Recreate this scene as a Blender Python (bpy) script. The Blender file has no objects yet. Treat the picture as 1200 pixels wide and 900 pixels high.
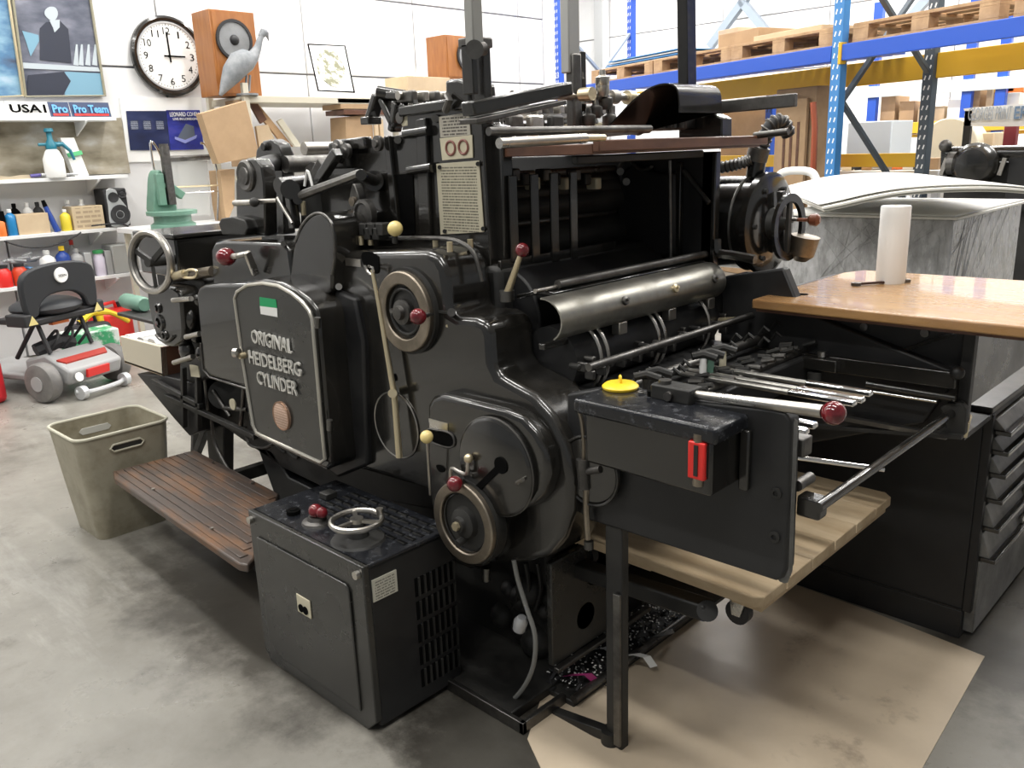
import bpy, math, random
from mathutils import Vector, Matrix
random.seed(7)
S = bpy.context.scene
COL = S.collection
V = Vector
# ---------------------------------------------------------------- camera
FPX = 1002.0
yaw, pitch, roll = [math.radians(a) for a in (134.37, 15.33, -2.07)]
CAM = V((0, 0, 1.5))
Fw = V((math.cos(yaw)*math.cos(pitch), math.sin(yaw)*math.cos(pitch), -math.sin(pitch)))
Rt = Fw.cross(V((0, 0, 1))).normalized(); Up = Rt.cross(Fw)
Rt, Up = Rt*math.cos(roll)+Up*math.sin(roll), Up*math.cos(roll)-Rt*math.sin(roll)
cd = bpy.data.cameras.new('camera'); cam = bpy.data.objects.new('camera', cd); COL.objects.link(cam)
cam.matrix_world = Matrix(((Rt.x, Up.x, -Fw.x, CAM.x), (Rt.y, Up.y, -Fw.y, CAM.y), (Rt.z, Up.z, -Fw.z, CAM.z), (0, 0, 0, 1)))
cd.sensor_width = 36; cd.lens = FPX/1200*36; cd.clip_start = .05; cd.clip_end = 100
S.camera = cam
# ---------------------------------------------------------------- light
S.view_settings.view_transform = 'Standard'; S.view_settings.look = 'None'
S.view_settings.exposure = -0.35; S.view_settings.gamma = 1; S.view_settings.use_curve_mapping = False
w = bpy.data.worlds.new('world'); S.world = w; w.use_nodes = True
w.node_tree.nodes['Background'].inputs[0].default_value = (.95, .98, 1, 1)
w.node_tree.nodes['Background'].inputs[1].default_value = .32
def lamp(name, loc, sx, sy, power, rot=(0, 0, 0), col=(1, .98, .94)):
    l = bpy.data.lights.new(name, 'AREA'); l.shape = 'RECTANGLE'; l.size = sx; l.size_y = sy; l.energy = power; l.color = col
    o = bpy.data.objects.new(name, l); COL.objects.link(o); o.location = loc; o.rotation_euler = rot
for lx in (-6.3, -3.3, -.3):
    for ly in (-1.5, 1.2, 3.9, 6.6, 9.3, 12.0):  # the farthest row is added to brighten the far wall
        lamp('ceiling_and_fill_lamp', (lx, ly, 4.8), 1.9, .25, (95 if lx > -5 else 125) if ly < 9 else 190)
for ly in (9.6, 12.4): lamp('ceiling_and_fill_lamp', (-9.6, ly, 4.8), 1.9, .25, 190)  # extra pair added to brighten the dim hall beyond the back wall
# ---------------------------------------------------------------- pixel to point on a known plane
def ray(u, v): return Fw + Rt*((u-600)/FPX) - Up*((v-450)/FPX)
def PX(u, v, x): d = ray(u, v); return CAM + d*((x-CAM.x)/d.x)
def PY(u, v, y): d = ray(u, v); return CAM + d*((y-CAM.y)/d.y)
def PZ(u, v, z): d = ray(u, v); return CAM + d*((z-CAM.z)/d.z)
# ---------------------------------------------------------------- materials
MATS = {}
def mat(name, c1, rough=.5, metal=0, c2=None, scale=5, bump=0, bscale=None, r2=None, stretch=None, wave=None, coat=0, spec=.5, thr=(.35, .65), emit=0, alpha=1, detail=6):
    if name in MATS: return MATS[name]
    m = bpy.data.materials.new(name); m.use_nodes = True; MATS[name] = m
    nt = m.node_tree; n = nt.nodes; L = nt.links; b = n['Principled BSDF']
    b.inputs['Base Color'].default_value = (*c1, 1); b.inputs['Roughness'].default_value = rough; b.inputs['Metallic'].default_value = metal
    b.inputs['Coat Weight'].default_value = coat; b.inputs['Specular IOR Level'].default_value = spec
    if emit: b.inputs['Emission Color'].default_value = (*c1, 1); b.inputs['Emission Strength'].default_value = emit
    if alpha < 1: b.inputs['Alpha'].default_value = alpha
    if c2 or bump or r2 is not None:
        tc = n.new('ShaderNodeTexCoord'); mp = n.new('ShaderNodeMapping'); L.new(tc.outputs['Object'], mp.inputs[0])
        if stretch: mp.inputs['Scale'].default_value = stretch
        if wave:
            no = n.new('ShaderNodeTexWave'); no.inputs['Scale'].default_value = scale; no.inputs['Distortion'].default_value = wave; no.inputs['Detail'].default_value = 3; no.inputs['Detail Scale'].default_value = 1.5
            no.bands_direction = 'Y'; fac = no.outputs['Fac']
        else:
            no = n.new('ShaderNodeTexNoise'); no.inputs['Scale'].default_value = scale; no.inputs['Detail'].default_value = detail; no.inputs['Roughness'].default_value = .65; fac = no.outputs['Fac']
        L.new(mp.outputs[0], no.inputs['Vector'])
        mr = n.new('ShaderNodeMapRange'); mr.inputs[1].default_value = thr[0]; mr.inputs[2].default_value = thr[1]; L.new(fac, mr.inputs[0])
        if c2:
            mx = n.new('ShaderNodeMix'); mx.data_type = 'RGBA'; mx.inputs[6].default_value = (*c1, 1); mx.inputs[7].default_value = (*c2, 1)
            L.new(mr.outputs[0], mx.inputs[0]); L.new(mx.outputs[2], b.inputs['Base Color'])
        if r2 is not None:
            m2 = n.new('ShaderNodeMapRange'); m2.inputs[1].default_value = thr[0]; m2.inputs[2].default_value = thr[1]; m2.inputs[3].default_value = rough; m2.inputs[4].default_value = r2
            L.new(fac, m2.inputs[0]); L.new(m2.outputs[0], b.inputs['Roughness'])
        if bump:
            n2 = n.new('ShaderNodeTexNoise'); n2.inputs['Scale'].default_value = bscale or scale*3; n2.inputs['Detail'].default_value = 5
            L.new(mp.outputs[0], n2.inputs['Vector']); bp = n.new('ShaderNodeBump'); bp.inputs['Strength'].default_value = bump; bp.inputs['Distance'].default_value = .01
            L.new(n2.outputs['Fac'], bp.inputs['Height']); L.new(bp.outputs[0], b.inputs['Normal'])
    return m
BLK = mat('black_enamel', (.009, .009, .0085), .13, c2=(.019, .017, .014), scale=4, r2=.27, spec=.7, bump=.03, bscale=9, coat=.3)
DBL = mat('black_casting', (.010, .010, .010), .42, c2=(.03, .029, .026), scale=7, r2=.65, bump=.12, bscale=30)
WBL = mat('worn_black_top', (.012, .013, .016), .2, c2=(.085, .09, .10), scale=38, r2=.5, thr=(.52, .85), bump=.1, bscale=40)
CAB = mat('charcoal_paint', (.022, .022, .020), .2, c2=(.042, .041, .037), scale=3.5, r2=.4, bump=.04, spec=.6)
CHD = mat('black_dusty_paint', (.009, .009, .01), .4, c2=(.02, .02, .02), scale=5, r2=.6)
STL = mat('bright_steel', (.62, .60, .56), .25, 1, c2=(.40, .37, .33), scale=9, r2=.42)
DST = mat('dull_steel', (.20, .195, .185), .35, 1, c2=(.10, .095, .09), scale=11, r2=.55)
CHR = mat('chrome', (.8, .8, .8), .12, 1)
BRZ = mat('bronze_ring', (.36, .31, .25), .35, 1, c2=(.22, .19, .15), scale=12, r2=.5)
BRS = mat('pale_brass', (.72, .62, .42), .35, .8)
COP = mat('copper_medal', (.45, .27, .18), .4, .9, c2=(.3, .18, .12), scale=30)
RED = mat('red_bakelite', (.20, .012, .018), .12, c2=(.09, .006, .01), scale=40, coat=.6)
YEL = mat('cream_yellow_ball', (.85, .68, .28), .25, coat=.4)
YLW = mat('yellow_plastic', (.9, .62, .03), .35)
REDP = mat('red_plastic', (.75, .03, .025), .3)
WHT = mat('white_paint', (.82, .82, .82), .5)
WALL = mat('wall_white', (.80, .80, .80), .55, c2=(.74, .74, .75), scale=.8)
WGREY = mat('wall_joint_grey', (.30, .30, .31), .7)
FLR = mat('concrete', (.275, .262, .232), .27, c2=(.165, .155, .132), scale=1.3, r2=.48, bump=.06, bscale=25, thr=(.40, .66), detail=15)
def grime(m, seed, scale, col, lo, hi, amount, stretch=(1, 1, 1)):
    nt = m.node_tree; n = nt.nodes; L = nt.links; b = n['Principled BSDF']; src = b.inputs['Base Color'].links[0].from_socket
    tc = n.new('ShaderNodeTexCoord'); mp = n.new('ShaderNodeMapping'); mp.inputs['Location'].default_value = seed; mp.inputs['Scale'].default_value = stretch; mp.inputs['Rotation'].default_value = (0, 0, .5)
    no = n.new('ShaderNodeTexNoise'); no.inputs['Scale'].default_value = scale; no.inputs['Detail'].default_value = 14; no.inputs['Roughness'].default_value = .7
    mr = n.new('ShaderNodeMapRange'); mr.inputs[1].default_value = lo; mr.inputs[2].default_value = hi; mr.inputs[4].default_value = amount
    mx = n.new('ShaderNodeMix'); mx.data_type = 'RGBA'; mx.inputs[7].default_value = (*col, 1)
    L.new(tc.outputs['Object'], mp.inputs[0]); L.new(mp.outputs[0], no.inputs['Vector']); L.new(no.outputs['Fac'], mr.inputs[0]); L.new(mr.outputs[0], mx.inputs[0]); L.new(src, mx.inputs[6]); L.new(mx.outputs[2], b.inputs['Base Color'])
grime(FLR, (3, 1, 0), 3.1, (.08, .074, .062), .55, .68, .6); grime(FLR, (9, 4, 0), 1.6, (.46, .45, .42), .56, .72, .6, (.35, 1.6, 1)); grime(FLR, (1, 7, 0), 55, (.07, .065, .06), .64, .70, .8)
KRF = mat('kraft_paper', (.60, .50, .375), .34, c2=(.52, .43, .32), scale=2.2, r2=.55, bump=.05, bscale=6)
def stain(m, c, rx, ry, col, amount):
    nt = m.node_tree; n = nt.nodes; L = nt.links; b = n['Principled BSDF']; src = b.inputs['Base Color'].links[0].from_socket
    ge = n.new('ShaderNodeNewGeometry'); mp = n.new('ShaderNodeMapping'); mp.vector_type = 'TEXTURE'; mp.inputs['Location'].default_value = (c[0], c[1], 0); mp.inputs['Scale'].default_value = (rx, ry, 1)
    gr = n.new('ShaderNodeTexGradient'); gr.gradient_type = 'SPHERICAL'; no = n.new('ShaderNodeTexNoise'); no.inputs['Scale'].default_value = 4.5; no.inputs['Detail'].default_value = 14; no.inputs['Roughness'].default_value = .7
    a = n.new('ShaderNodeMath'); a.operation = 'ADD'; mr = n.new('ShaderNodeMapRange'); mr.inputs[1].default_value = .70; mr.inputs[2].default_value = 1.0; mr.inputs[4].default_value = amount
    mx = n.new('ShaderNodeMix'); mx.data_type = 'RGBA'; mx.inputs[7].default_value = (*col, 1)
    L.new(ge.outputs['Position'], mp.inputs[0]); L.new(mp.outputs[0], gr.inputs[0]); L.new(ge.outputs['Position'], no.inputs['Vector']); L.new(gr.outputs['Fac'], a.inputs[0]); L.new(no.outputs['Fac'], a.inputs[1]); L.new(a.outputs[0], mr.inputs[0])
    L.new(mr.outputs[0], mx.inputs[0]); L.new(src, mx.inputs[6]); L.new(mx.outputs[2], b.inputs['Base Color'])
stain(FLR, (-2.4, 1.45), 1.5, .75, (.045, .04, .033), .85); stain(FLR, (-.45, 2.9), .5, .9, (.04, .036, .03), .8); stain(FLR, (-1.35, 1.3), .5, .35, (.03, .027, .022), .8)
grime(KRF, (2, 2, 0), 2.4, (.16, .12, .09), .60, .70, .6)
CRD = mat('cardboard', (.46, .31, .18), .75, c2=(.40, .265, .15), scale=6)
CRL = mat('cardboard_light', (.64, .50, .33), .75, c2=(.57, .43, .28), scale=5)
PAL = mat('pallet_wood', (.55, .36, .20), .75, c2=(.38, .23, .12), scale=7, bump=.2)
WDT = mat('table_wood', (.52, .31, .13), .2, c2=(.29, .15, .06), scale=2.6, stretch=(.8, 4, 4), r2=.32, coat=.4, bump=.02)
WDE = mat('step_wood', (.085, .066, .056), .4, c2=(.19, .095, .045), scale=3.5, stretch=(1.2, 4, 3), r2=.6, thr=(.45, .68), bump=.1, bscale=20)
WDP = mat('pile_board_wood', (.55, .43, .28), .6, c2=(.36, .25, .14), scale=3.2, stretch=(1, 3.5, 3), thr=(.4, .75), bump=.06)
WDB = mat('brown_board_wood', (.16, .075, .045), .35, c2=(.10, .045, .028), scale=5, stretch=(3, 1, 3))
BLU = mat('rack_blue', (.02, .09, .50), .38)
BLL = mat('rack_light_blue', (.05, .22, .52), .4)
YRK = mat('rack_yellow', (.72, .42, .03), .42)
DGR = mat('rack_dark_grey', (.07, .09, .11), .45)
BGE = mat('beige_metal', (.62, .58, .47), .5)
SPW = mat('speaker_veneer', (.40, .16, .045), .4, c2=(.30, .11, .03), scale=5, stretch=(4, 4, .6))
RUB = mat('black_rubber', (.02, .02, .022), .6)
GRT = mat('grey_tyre', (.13, .125, .12), .55, c2=(.2, .19, .18), scale=10)
SEAT = mat('grey_black_vinyl', (.022, .024, .028), .5)
PLG = mat('grey_plastic', (.35, .35, .35), .4)
SILV = mat('silver_plastic', (.55, .56, .57), .35, .4)
BIN = mat('dirty_bin_plastic', (.36, .33, .25), .5, c2=(.20, .175, .115), scale=9, thr=(.42, .78), bump=.08, detail=10)
GRN = mat('machine_green', (.16, .30, .23), .4, c2=(.12, .24, .18), scale=8)
HER = mat('heron_grey', (.16, .175, .19), .6, c2=(.27, .28, .29), scale=12)
BLUB = mat('blue_bottle', (.02, .06, .30), .3)
TEAL = mat('teal_plastic', (.02, .18, .25), .3)
PAP = mat('white_card', (.86, .86, .84), .6)
CON = mat('cone_grey', (.20, .205, .21), .4, c2=(.30, .305, .31), scale=4)
CRM = mat('cream_plate', (.62, .57, .42), .4)
INK = mat('print_and_hole_black', (.004, .004, .004), .9, spec=.05)  # black for print, and for shade painted into uncut openings, holes and slots
PNK = mat('magenta_scrap', (.35, .03, .16), .5)
def printed(name, base, ink, lines, margin=.0, dens=38, c='Generated', horiz='X', vert='Z'):
    """flat print: rows of small illegible lettering"""
    m = bpy.data.materials.new(name); m.use_nodes = True; nt = m.node_tree; n = nt.nodes; L = nt.links; b = n['Principled BSDF']; b.inputs['Roughness'].default_value = .45
    tc = n.new('ShaderNodeTexCoord'); sp = n.new('ShaderNodeSeparateXYZ'); L.new(tc.outputs[c], sp.inputs[0])
    def M(op, a, bb=None):
        k = n.new('ShaderNodeMath'); k.operation = op
        for i, q in enumerate((a, bb)):
            if q is None: continue
            if isinstance(q, (int, float)): k.inputs[i].default_value = q
            else: L.new(q, k.inputs[i])
        return k.outputs[0]
    h = sp.outputs[horiz]; z = sp.outputs[vert]
    row = M('GREATER_THAN', M('FRACT', M('MULTIPLY', z, lines)), .5)
    cb = n.new('ShaderNodeCombineXYZ'); L.new(M('MULTIPLY', h, dens), cb.inputs[0]); L.new(M('FLOOR', M('MULTIPLY', z, lines)), cb.inputs[1])
    no = n.new('ShaderNodeTexNoise'); no.inputs['Scale'].default_value = 1; L.new(cb.outputs[0], no.inputs['Vector'])
    k = M('MULTIPLY', row, M('GREATER_THAN', no.outputs['Fac'], .45))
    k = M('MULTIPLY', k, M('MULTIPLY', M('GREATER_THAN', h, .1), M('LESS_THAN', h, .9)))
    k = M('MULTIPLY', k, M('MULTIPLY', M('GREATER_THAN', z, .06), M('LESS_THAN', z, .94)))
    mx = n.new('ShaderNodeMix'); mx.data_type = 'RGBA'; mx.inputs[6].default_value = (*base, 1); mx.inputs[7].default_value = (*ink, 1)
    L.new(k, mx.inputs[0]); L.new(mx.outputs[2], b.inputs['Base Color'])
    return m
# ---------------------------------------------------------------- mesh builder
def basis(d):
    d = V(d).normalized(); a = V((0, 0, 1)) if abs(d.z) < .9 else V((1, 0, 0))
    x = d.cross(a).normalized(); return x, d.cross(x).normalized(), d
class MB:
    def __init__(s): s.v = []; s.f = []
    def add(s, vs, fs):
        o = len(s.v); s.v += [V(p) for p in vs]; s.f += [[i+o for i in f] for f in fs]; return s
    def box(s, x0, x1, y0, y1, z0, z1):
        x0, x1 = sorted((x0, x1)); y0, y1 = sorted((y0, y1)); z0, z1 = sorted((z0, z1))
        return s.add([(x0, y0, z0), (x1, y0, z0), (x1, y1, z0), (x0, y1, z0), (x0, y0, z1), (x1, y0, z1), (x1, y1, z1), (x0, y1, z1)],
                     [(0, 3, 2, 1), (4, 5, 6, 7), (0, 1, 5, 4), (1, 2, 6, 5), (2, 3, 7, 6), (3, 0, 4, 7)])
    def prism(s, pts, vec):
        pts = [V(p) for p in pts]; n = len(pts); vec = V(vec)
        nn = V((0, 0, 0))
        for i in range(n): nn += (pts[i]-pts[0]).cross(pts[(i+1) % n]-pts[0])
        if nn.dot(vec) > 0: pts.reverse()
        return s.add(pts+[p+vec for p in pts], [list(range(n)), list(range(2*n-1, n-1, -1))]+[(i, i+n, (i+1) % n+n, (i+1) % n) for i in range(n)])
    def cyl(s, p0, p1, r0, r1=None, n=20):
        p0 = V(p0); p1 = V(p1); r1 = r0 if r1 is None else r1; x, y, d = basis(p1-p0)
        c = [(x*math.cos(2*math.pi*i/n)+y*math.sin(2*math.pi*i/n)) for i in range(n)]
        return s.add([p0+k*r0 for k in c]+[p1+k*r1 for k in c], [list(range(n-1, -1, -1)), list(range(n, 2*n))]+[(i, (i+1) % n, (i+1) % n+n, i+n) for i in range(n)])
    def lathe(s, p, d, prof, n=24):
        p = V(p); x, y, d = basis(d); vs = []; fs = []
        for r, h in prof:
            for i in range(n): vs.append(p+d*h+(x*math.cos(2*math.pi*i/n)+y*math.sin(2*math.pi*i/n))*r)
        for k in range(len(prof)-1):
            for i in range(n): a = k*n+i; b = k*n+(i+1) % n; fs.append((a, b, b+n, a+n))
        fs.append(list(range(n-1, -1, -1))); m = (len(prof)-1)*n; fs.append(list(range(m, m+n)))
        return s.add(vs, fs)
    def ring(s, p, d, ro, ri, t, n=32):
        p = V(p); x, y, d = basis(d); vs = []; fs = []
        pr = [(ri, 0), (ro, 0), (ro, t), (ri, t)]
        for r, h in pr:
            for i in range(n): vs.append(p+d*h+(x*math.cos(2*math.pi*i/n)+y*math.sin(2*math.pi*i/n))*r)
        for k in range(4):
            for i in range(n): a = k*n+i; b = k*n+(i+1) % n; c = ((k+1) % 4)*n; fs.append((a, b, c+(i+1) % n, c+i))
        return s.add(vs, fs)
    def tube(s, pts, r, n=8, closed=False):
        pts = [V(p) for p in pts]; m = len(pts); vs = []; fs = []; x = None
        for k, p in enumerate(pts):
            a = pts[(k-1) % m] if (closed or k) else p; b = pts[(k+1) % m] if (closed or k < m-1) else p
            d = (b-a).normalized()
            if x is None: x, y, _ = basis(d)
            else: x = (x-d*x.dot(d)).normalized(); y = d.cross(x)
            rr = r[k] if isinstance(r, (list, tuple)) else r
            for i in range(n): vs.append(p+(x*math.cos(2*math.pi*i/n)+y*math.sin(2*math.pi*i/n))*rr)
        for k in range(m if closed else m-1):
            for i in range(n): a = k*n+i; b = k*n+(i+1) % n; q = ((k+1) % m)*n; fs.append((a, b, q+(i+1) % n, q+i))
        if not closed: fs.append(list(range(n-1, -1, -1))); fs.append(list(range((m-1)*n, m*n)))
        return s.add(vs, fs)
    def torus(s, c, d, R, r, n=36, k=8):
        x, y, d = basis(d); c = V(c)
        return s.tube([c+(x*math.cos(2*math.pi*i/n)+y*math.sin(2*math.pi*i/n))*R for i in range(n)], r, k, True)
    def sph(s, c, r, n=16, sc=(1, 1, 1)):
        c = V(c); m = n//2; vs = []; fs = []
        vs.append(c+V((0, 0, r*sc[2])))
        for j in range(1, m):
            t = math.pi*j/m
            for i in range(n): a = 2*math.pi*i/n; vs.append(c+V((r*sc[0]*math.sin(t)*math.cos(a), r*sc[1]*math.sin(t)*math.sin(a), r*sc[2]*math.cos(t))))
        vs.append(c-V((0, 0, r*sc[2])))
        for i in range(n): fs.append((0, 1+i, 1+(i+1) % n)); q = 1+(m-2)*n; fs.append((q+i, len(vs)-1, q+(i+1) % n))
        for j in range(m-2):
            for i in range(n): a = 1+j*n+i; b = 1+j*n+(i+1) % n; fs.append((a, a+n, b+n, b))
        return s.add(vs, fs)
    def bar(s, p0, p1, w, h, up=(0, 0, 1)):
        p0 = V(p0); p1 = V(p1); d = (p1-p0).normalized(); sd = d.cross(V(up)).normalized(); u = sd.cross(d)
        a = [sd*w/2*i+u*h/2*j for i, j in ((-1, -1), (1, -1), (1, 1), (-1, 1))]
        return s.add([p0+k for k in a]+[p1+k for k in a], [(3, 2, 1, 0), (4, 5, 6, 7), (0, 1, 5, 4), (1, 2, 6, 5), (2, 3, 7, 6), (3, 0, 4, 7)])
    def sheet(s, line, vec, t=.003):
        """thin bent sheet: a profile line swept along vec, with thickness"""
        line = [V(p) for p in line]; vec = V(vec); off = []
        for i, p in enumerate(line):
            a = line[max(i-1, 0)]; b = line[min(i+1, len(line)-1)]; off.append((b-a).cross(vec).normalized()*t)
        return s.prism(line+[p+o for p, o in zip(reversed(line), reversed(off))], vec)
def wpos(o):
    p = V(o.location)
    while o.parent: o = o.parent; p += o.location
    return p
def obj(name, mb, m, parent=None, bevel=0, seg=2, smooth=40, local=False, mods=None, kind=None):
    me = bpy.data.meshes.new(name); off = V((0, 0, 0))
    if not local:
        if parent: off = wpos(parent)
        else:
            xs = [p.x for p in mb.v]; ys = [p.y for p in mb.v]; zs = [p.z for p in mb.v]
            off = V(((min(xs)+max(xs))/2, (min(ys)+max(ys))/2, min(zs)))
    me.from_pydata([tuple(p-off) for p in mb.v], [], mb.f); me.materials.append(m)
    me.validate(); me.update()
    if smooth:
        me.polygons.foreach_set('use_smooth', [True]*len(me.polygons)); me.set_sharp_from_angle(angle=math.radians(smooth))
    o = bpy.data.objects.new(name, me); COL.objects.link(o)
    if parent: o.parent = parent
    elif not local: o.location = off
    if bevel:
        b = o.modifiers.new('bevel', 'BEVEL'); b.width = bevel; b.segments = seg; b.limit_method = 'ANGLE'; b.angle_limit = math.radians(40); b.harden_normals = False
    if kind: o['kind'] = kind
    return o
def thing(name, label, cat, loc, group=None, rz=0):
    o = bpy.data.objects.new(name, None); o.empty_display_size = .1; COL.objects.link(o); o.location = loc; o.rotation_euler.z = rz
    o['label'] = label; o['category'] = cat
    if group: o['group'] = group
    return o
def tag(o, label, cat, group=None):
    o['label'] = label; o['category'] = cat
    if group: o['group'] = group
    return o
def struct(o): o['kind'] = 'structure'; return o
def dup(root, loc, rz=None, label=None):
    r = root.copy(); COL.objects.link(r); r.location = loc
    if rz is not None: r.rotation_euler.z = rz
    if label: r['label'] = label
    for ch in list(root.children):
        c = ch.copy(); COL.objects.link(c); c.parent = r
        for g in ch.children: d = g.copy(); COL.objects.link(d); d.parent = c
    return r
def sm(pts, n=5, closed=True):
    """Catmull-Rom through points"""
    m = len(pts); out = []
    for i in range(m if closed else m-1):
        g = lambda k: V(pts[k % m]) if closed else V(pts[max(0, min(m-1, k))])
        a, b, c, d = g(i-1), g(i), g(i+1), g(i+2)
        for j in range(n):
            t = j/n; out.append(.5*((2*b)+(c-a)*t+(2*a-5*b+4*c-d)*t*t+(3*b-a-3*c+d)*t**3))
    if not closed: out.append(V(pts[-1]))
    return out
def poly(px, y, s=0, y2=None):
    p = [PY(u, v, y) for u, v in px]; return sm(p, s) if s else p
def exy(px, y0, y1, s=0): return MB().prism(poly(px, y0, s), (0, y1-y0, 0))
def text(name, s, left, right, h, m, parent=None, ext=.001, up=(0, 0, 1), bold=.0, local=False):
    """lettering whose baseline runs from left to right and whose capitals are h high"""
    c = bpy.data.curves.new(name, 'FONT'); c.body = s; c.size = 1; c.extrude = .5; c.offset = bold; c.resolution_u = 2
    t = bpy.data.objects.new(name, c); COL.objects.link(t)
    me = bpy.data.meshes.new_from_object(t.evaluated_get(bpy.context.evaluated_depsgraph_get())); COL.objects.unlink(t)
    left = V(left); right = V(right); X = right-left; up = V(up); up = (up-X.normalized()*up.dot(X.normalized())).normalized(); N = X.cross(up).normalized()
    xs = [v.co.x for v in me.vertices]; x0, x1 = min(xs), max(xs); off = wpos(parent) if parent and not local else V((0, 0, 0))
    for v in me.vertices:
        p = left+X*((v.co.x-x0)/(x1-x0))+up*(v.co.y/.7*h)+N*(ext*(v.co.z+.5)); v.co = p-off
    me.materials.clear(); me.materials.append(m)
    o = bpy.data.objects.new(name, me); COL.objects.link(o)
    if parent: o.parent = parent
    return o
# ================================================================= SETTING
WX = -7.6
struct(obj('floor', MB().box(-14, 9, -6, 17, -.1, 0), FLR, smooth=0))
wb = struct(obj('wall_back', MB().box(WX-.2, WX-.03, -5, 8.55, 0, 5), WGREY, smooth=0))
ys = [-5, -2.3, -.85, .6, 2.13, 3.6, 5.05, 6.45, 8.1, 8.55]; zs = [0, 2.28, 3.04, 4.0, 5.0]
for a, b in zip(ys, ys[1:]):
    for c, d in zip(zs, zs[1:]):
        obj('wall_panel', MB().box(WX-.035, WX, a+.008, b-.008, c+.009, d-.009), WALL, wb, bevel=.003, seg=1)
struct(obj('trim_1', MB().box(WX-.05, WX+.06, 8.55, 8.85, 0, 5), WHT, smooth=0))
wf = struct(obj('wall_far', MB().box(-14, 9, 14.03, 14.2, 0, 5.6), WGREY, smooth=0))
for i in range(12):
    for c, d in zip([0, 2.6, 3.5, 4.5], [2.6, 3.5, 4.5, 5.6]):
        obj('wall_panel', MB().box(-14+i*1.9+.01, -14+(i+1)*1.9-.01, 14, 14.035, c+.01, d-.01), WALL, wf, bevel=.003, seg=1)
struct(obj('wall_left', MB().box(-14, WX-.2, 8.6, 8.8, 0, 5.6), WALL, smooth=0))
struct(obj('ceiling', MB().box(-14, 9, -6, 17, 5.0, 5.1), WHT, smooth=0))
# kraft paper lying on the floor under the delivery
kp = [PZ(u, v, .004) for u, v in ((618, 866), (648, 930), (1078, 905), (1154, 769), (1020, 716), (860, 660), (700, 700), (640, 800))]
tag(obj('floor_paper', MB().prism(kp, (0, 0, -.003)), KRF, smooth=0), 'large sheet of brown kraft paper spread on the floor under the delivery end', 'paper')

# ================================================================= WALL SHELVES, left
SX = -7.34
def shelf(z, y1, label):
    t = thing('wall_shelf', label, 'shelf', (WX, 1, z), 'white wall shelves')
    obj('shelf_board', MB().box(WX, SX, -1.5, y1, z-.028, z), WHT, t, bevel=.002)
    for y in (.4, 1.7, y1-.25):
        obj('bracket', MB().prism([(WX+.002, y, z-.029), (SX+.05, y, z-.029), (WX+.002, y, z-.15)], (0, .012, 0)), WHT, t)
Zs = [PX(128, 137, SX).z, PX(135, 205, SX).z, PX(150, 265, SX).z, PX(165, 318, SX).z]
for z, u, v, l in zip(Zs, (136, 150, 152, 170), (136, 205, 266, 317), ('topmost white wall shelf holding licence plates under the posters', 'white wall shelf holding the spray bottle, second from the top', 'white wall shelf holding boxes and the small silver loudspeaker', 'lowest white wall shelf behind the scooter, full of bottles')):
    shelf(z, PX(u, v, SX).y, l)
def at(u, z, x=SX-.02): # point on a shelf plane under image column u
    lo, hi = -2., 9.
    for _ in range(40):
        y = (lo+hi)/2; p = V((x, y, z))-CAM; uu = 600+FPX*p.dot(Rt)/p.dot(Fw)
        if uu < u: lo = y
        else: hi = y
    return V((x, lo, z))
# posters
def flat(name, label, cat, corners, m, th=.02, parent=None, group=None, frame=None):
    c = [V(p) for p in corners]; n = (c[1]-c[0]).cross(c[3]-c[0]).normalized()
    if n.dot(CAM-c[0]) < 0: n = -n
    o = obj(name, MB().prism(c, -n*th), m, parent, smooth=0)
    if label: tag(o, label, cat, group)
    return o, n
def posterpic(name, cols, seed):
    """soft blotchy photographic print in several tones"""
    m = bpy.data.materials.new(name); m.use_nodes = True; nt = m.node_tree; n = nt.nodes; L = nt.links; b = n['Principled BSDF']; b.inputs['Roughness'].default_value = .3
    tc = n.new('ShaderNodeTexCoord'); mp = n.new('ShaderNodeMapping'); mp.inputs['Location'].default_value = (seed, seed*2, 0); mp.inputs['Scale'].default_value = (1, 1, 2.2); no = n.new('ShaderNodeTexNoise'); no.inputs['Scale'].default_value = 3.2; no.inputs['Detail'].default_value = 7
    r = n.new('ShaderNodeValToRGB'); L.new(tc.outputs['Object'], mp.inputs[0]); L.new(mp.outputs[0], no.inputs['Vector']); L.new(no.outputs['Fac'], r.inputs[0]); L.new(r.outputs[0], b.inputs['Base Color'])
    el = r.color_ramp.elements
    for i, c in enumerate(cols):
        p = .3+.4*i/(len(cols)-1)
        if i < 2: e = el[i]; e.position = p
        else: e = el.new(p)
        e.color = (*c, 1)
    return m
PH1 = posterpic('poster_print_slate', [(.05, .06, .09), (.12, .13, .17), (.2, .21, .26), (.33, .34, .40)], 3)
PH2 = posterpic('poster_print_blue', [(.08, .10, .16), (.10, .22, .38), (.25, .42, .55), (.5, .6, .7)], 8)
PH3 = posterpic('printed_landscape', [(.14, .12, .08), (.30, .27, .2), (.42, .38, .3), (.6, .6, .56)], 5)
PH4 = posterpic('poster_print_navy', [(.015, .02, .05), (.02, .03, .09), (.05, .06, .14)], 11)
PH5 = posterpic('poster_print_violet', [(.01, .015, .08), (.03, .04, .28), (.08, .08, .35)], 17)
PX_ = WX+.03
def wq(pts, x=PX_): return [PX(u, v, x) for u, v in pts]
t = thing('poster', 'framed monochrome poster of a seated person at a table, above the shelf', 'poster', (WX, 2.6, 2.1), 'framed posters above the shelves')
flat('print', None, None, wq([(30, 112), (10, -40), (100, -40), (122, 112)]), PH1, parent=t)
def fig(pts, m, off=.006): # flat shapes of the printed picture
    return obj('printed_shape', MB().prism([PX(u, v, PX_+off) for u, v in pts], (-.004, 0, 0)), m, t, smooth=0)
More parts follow.
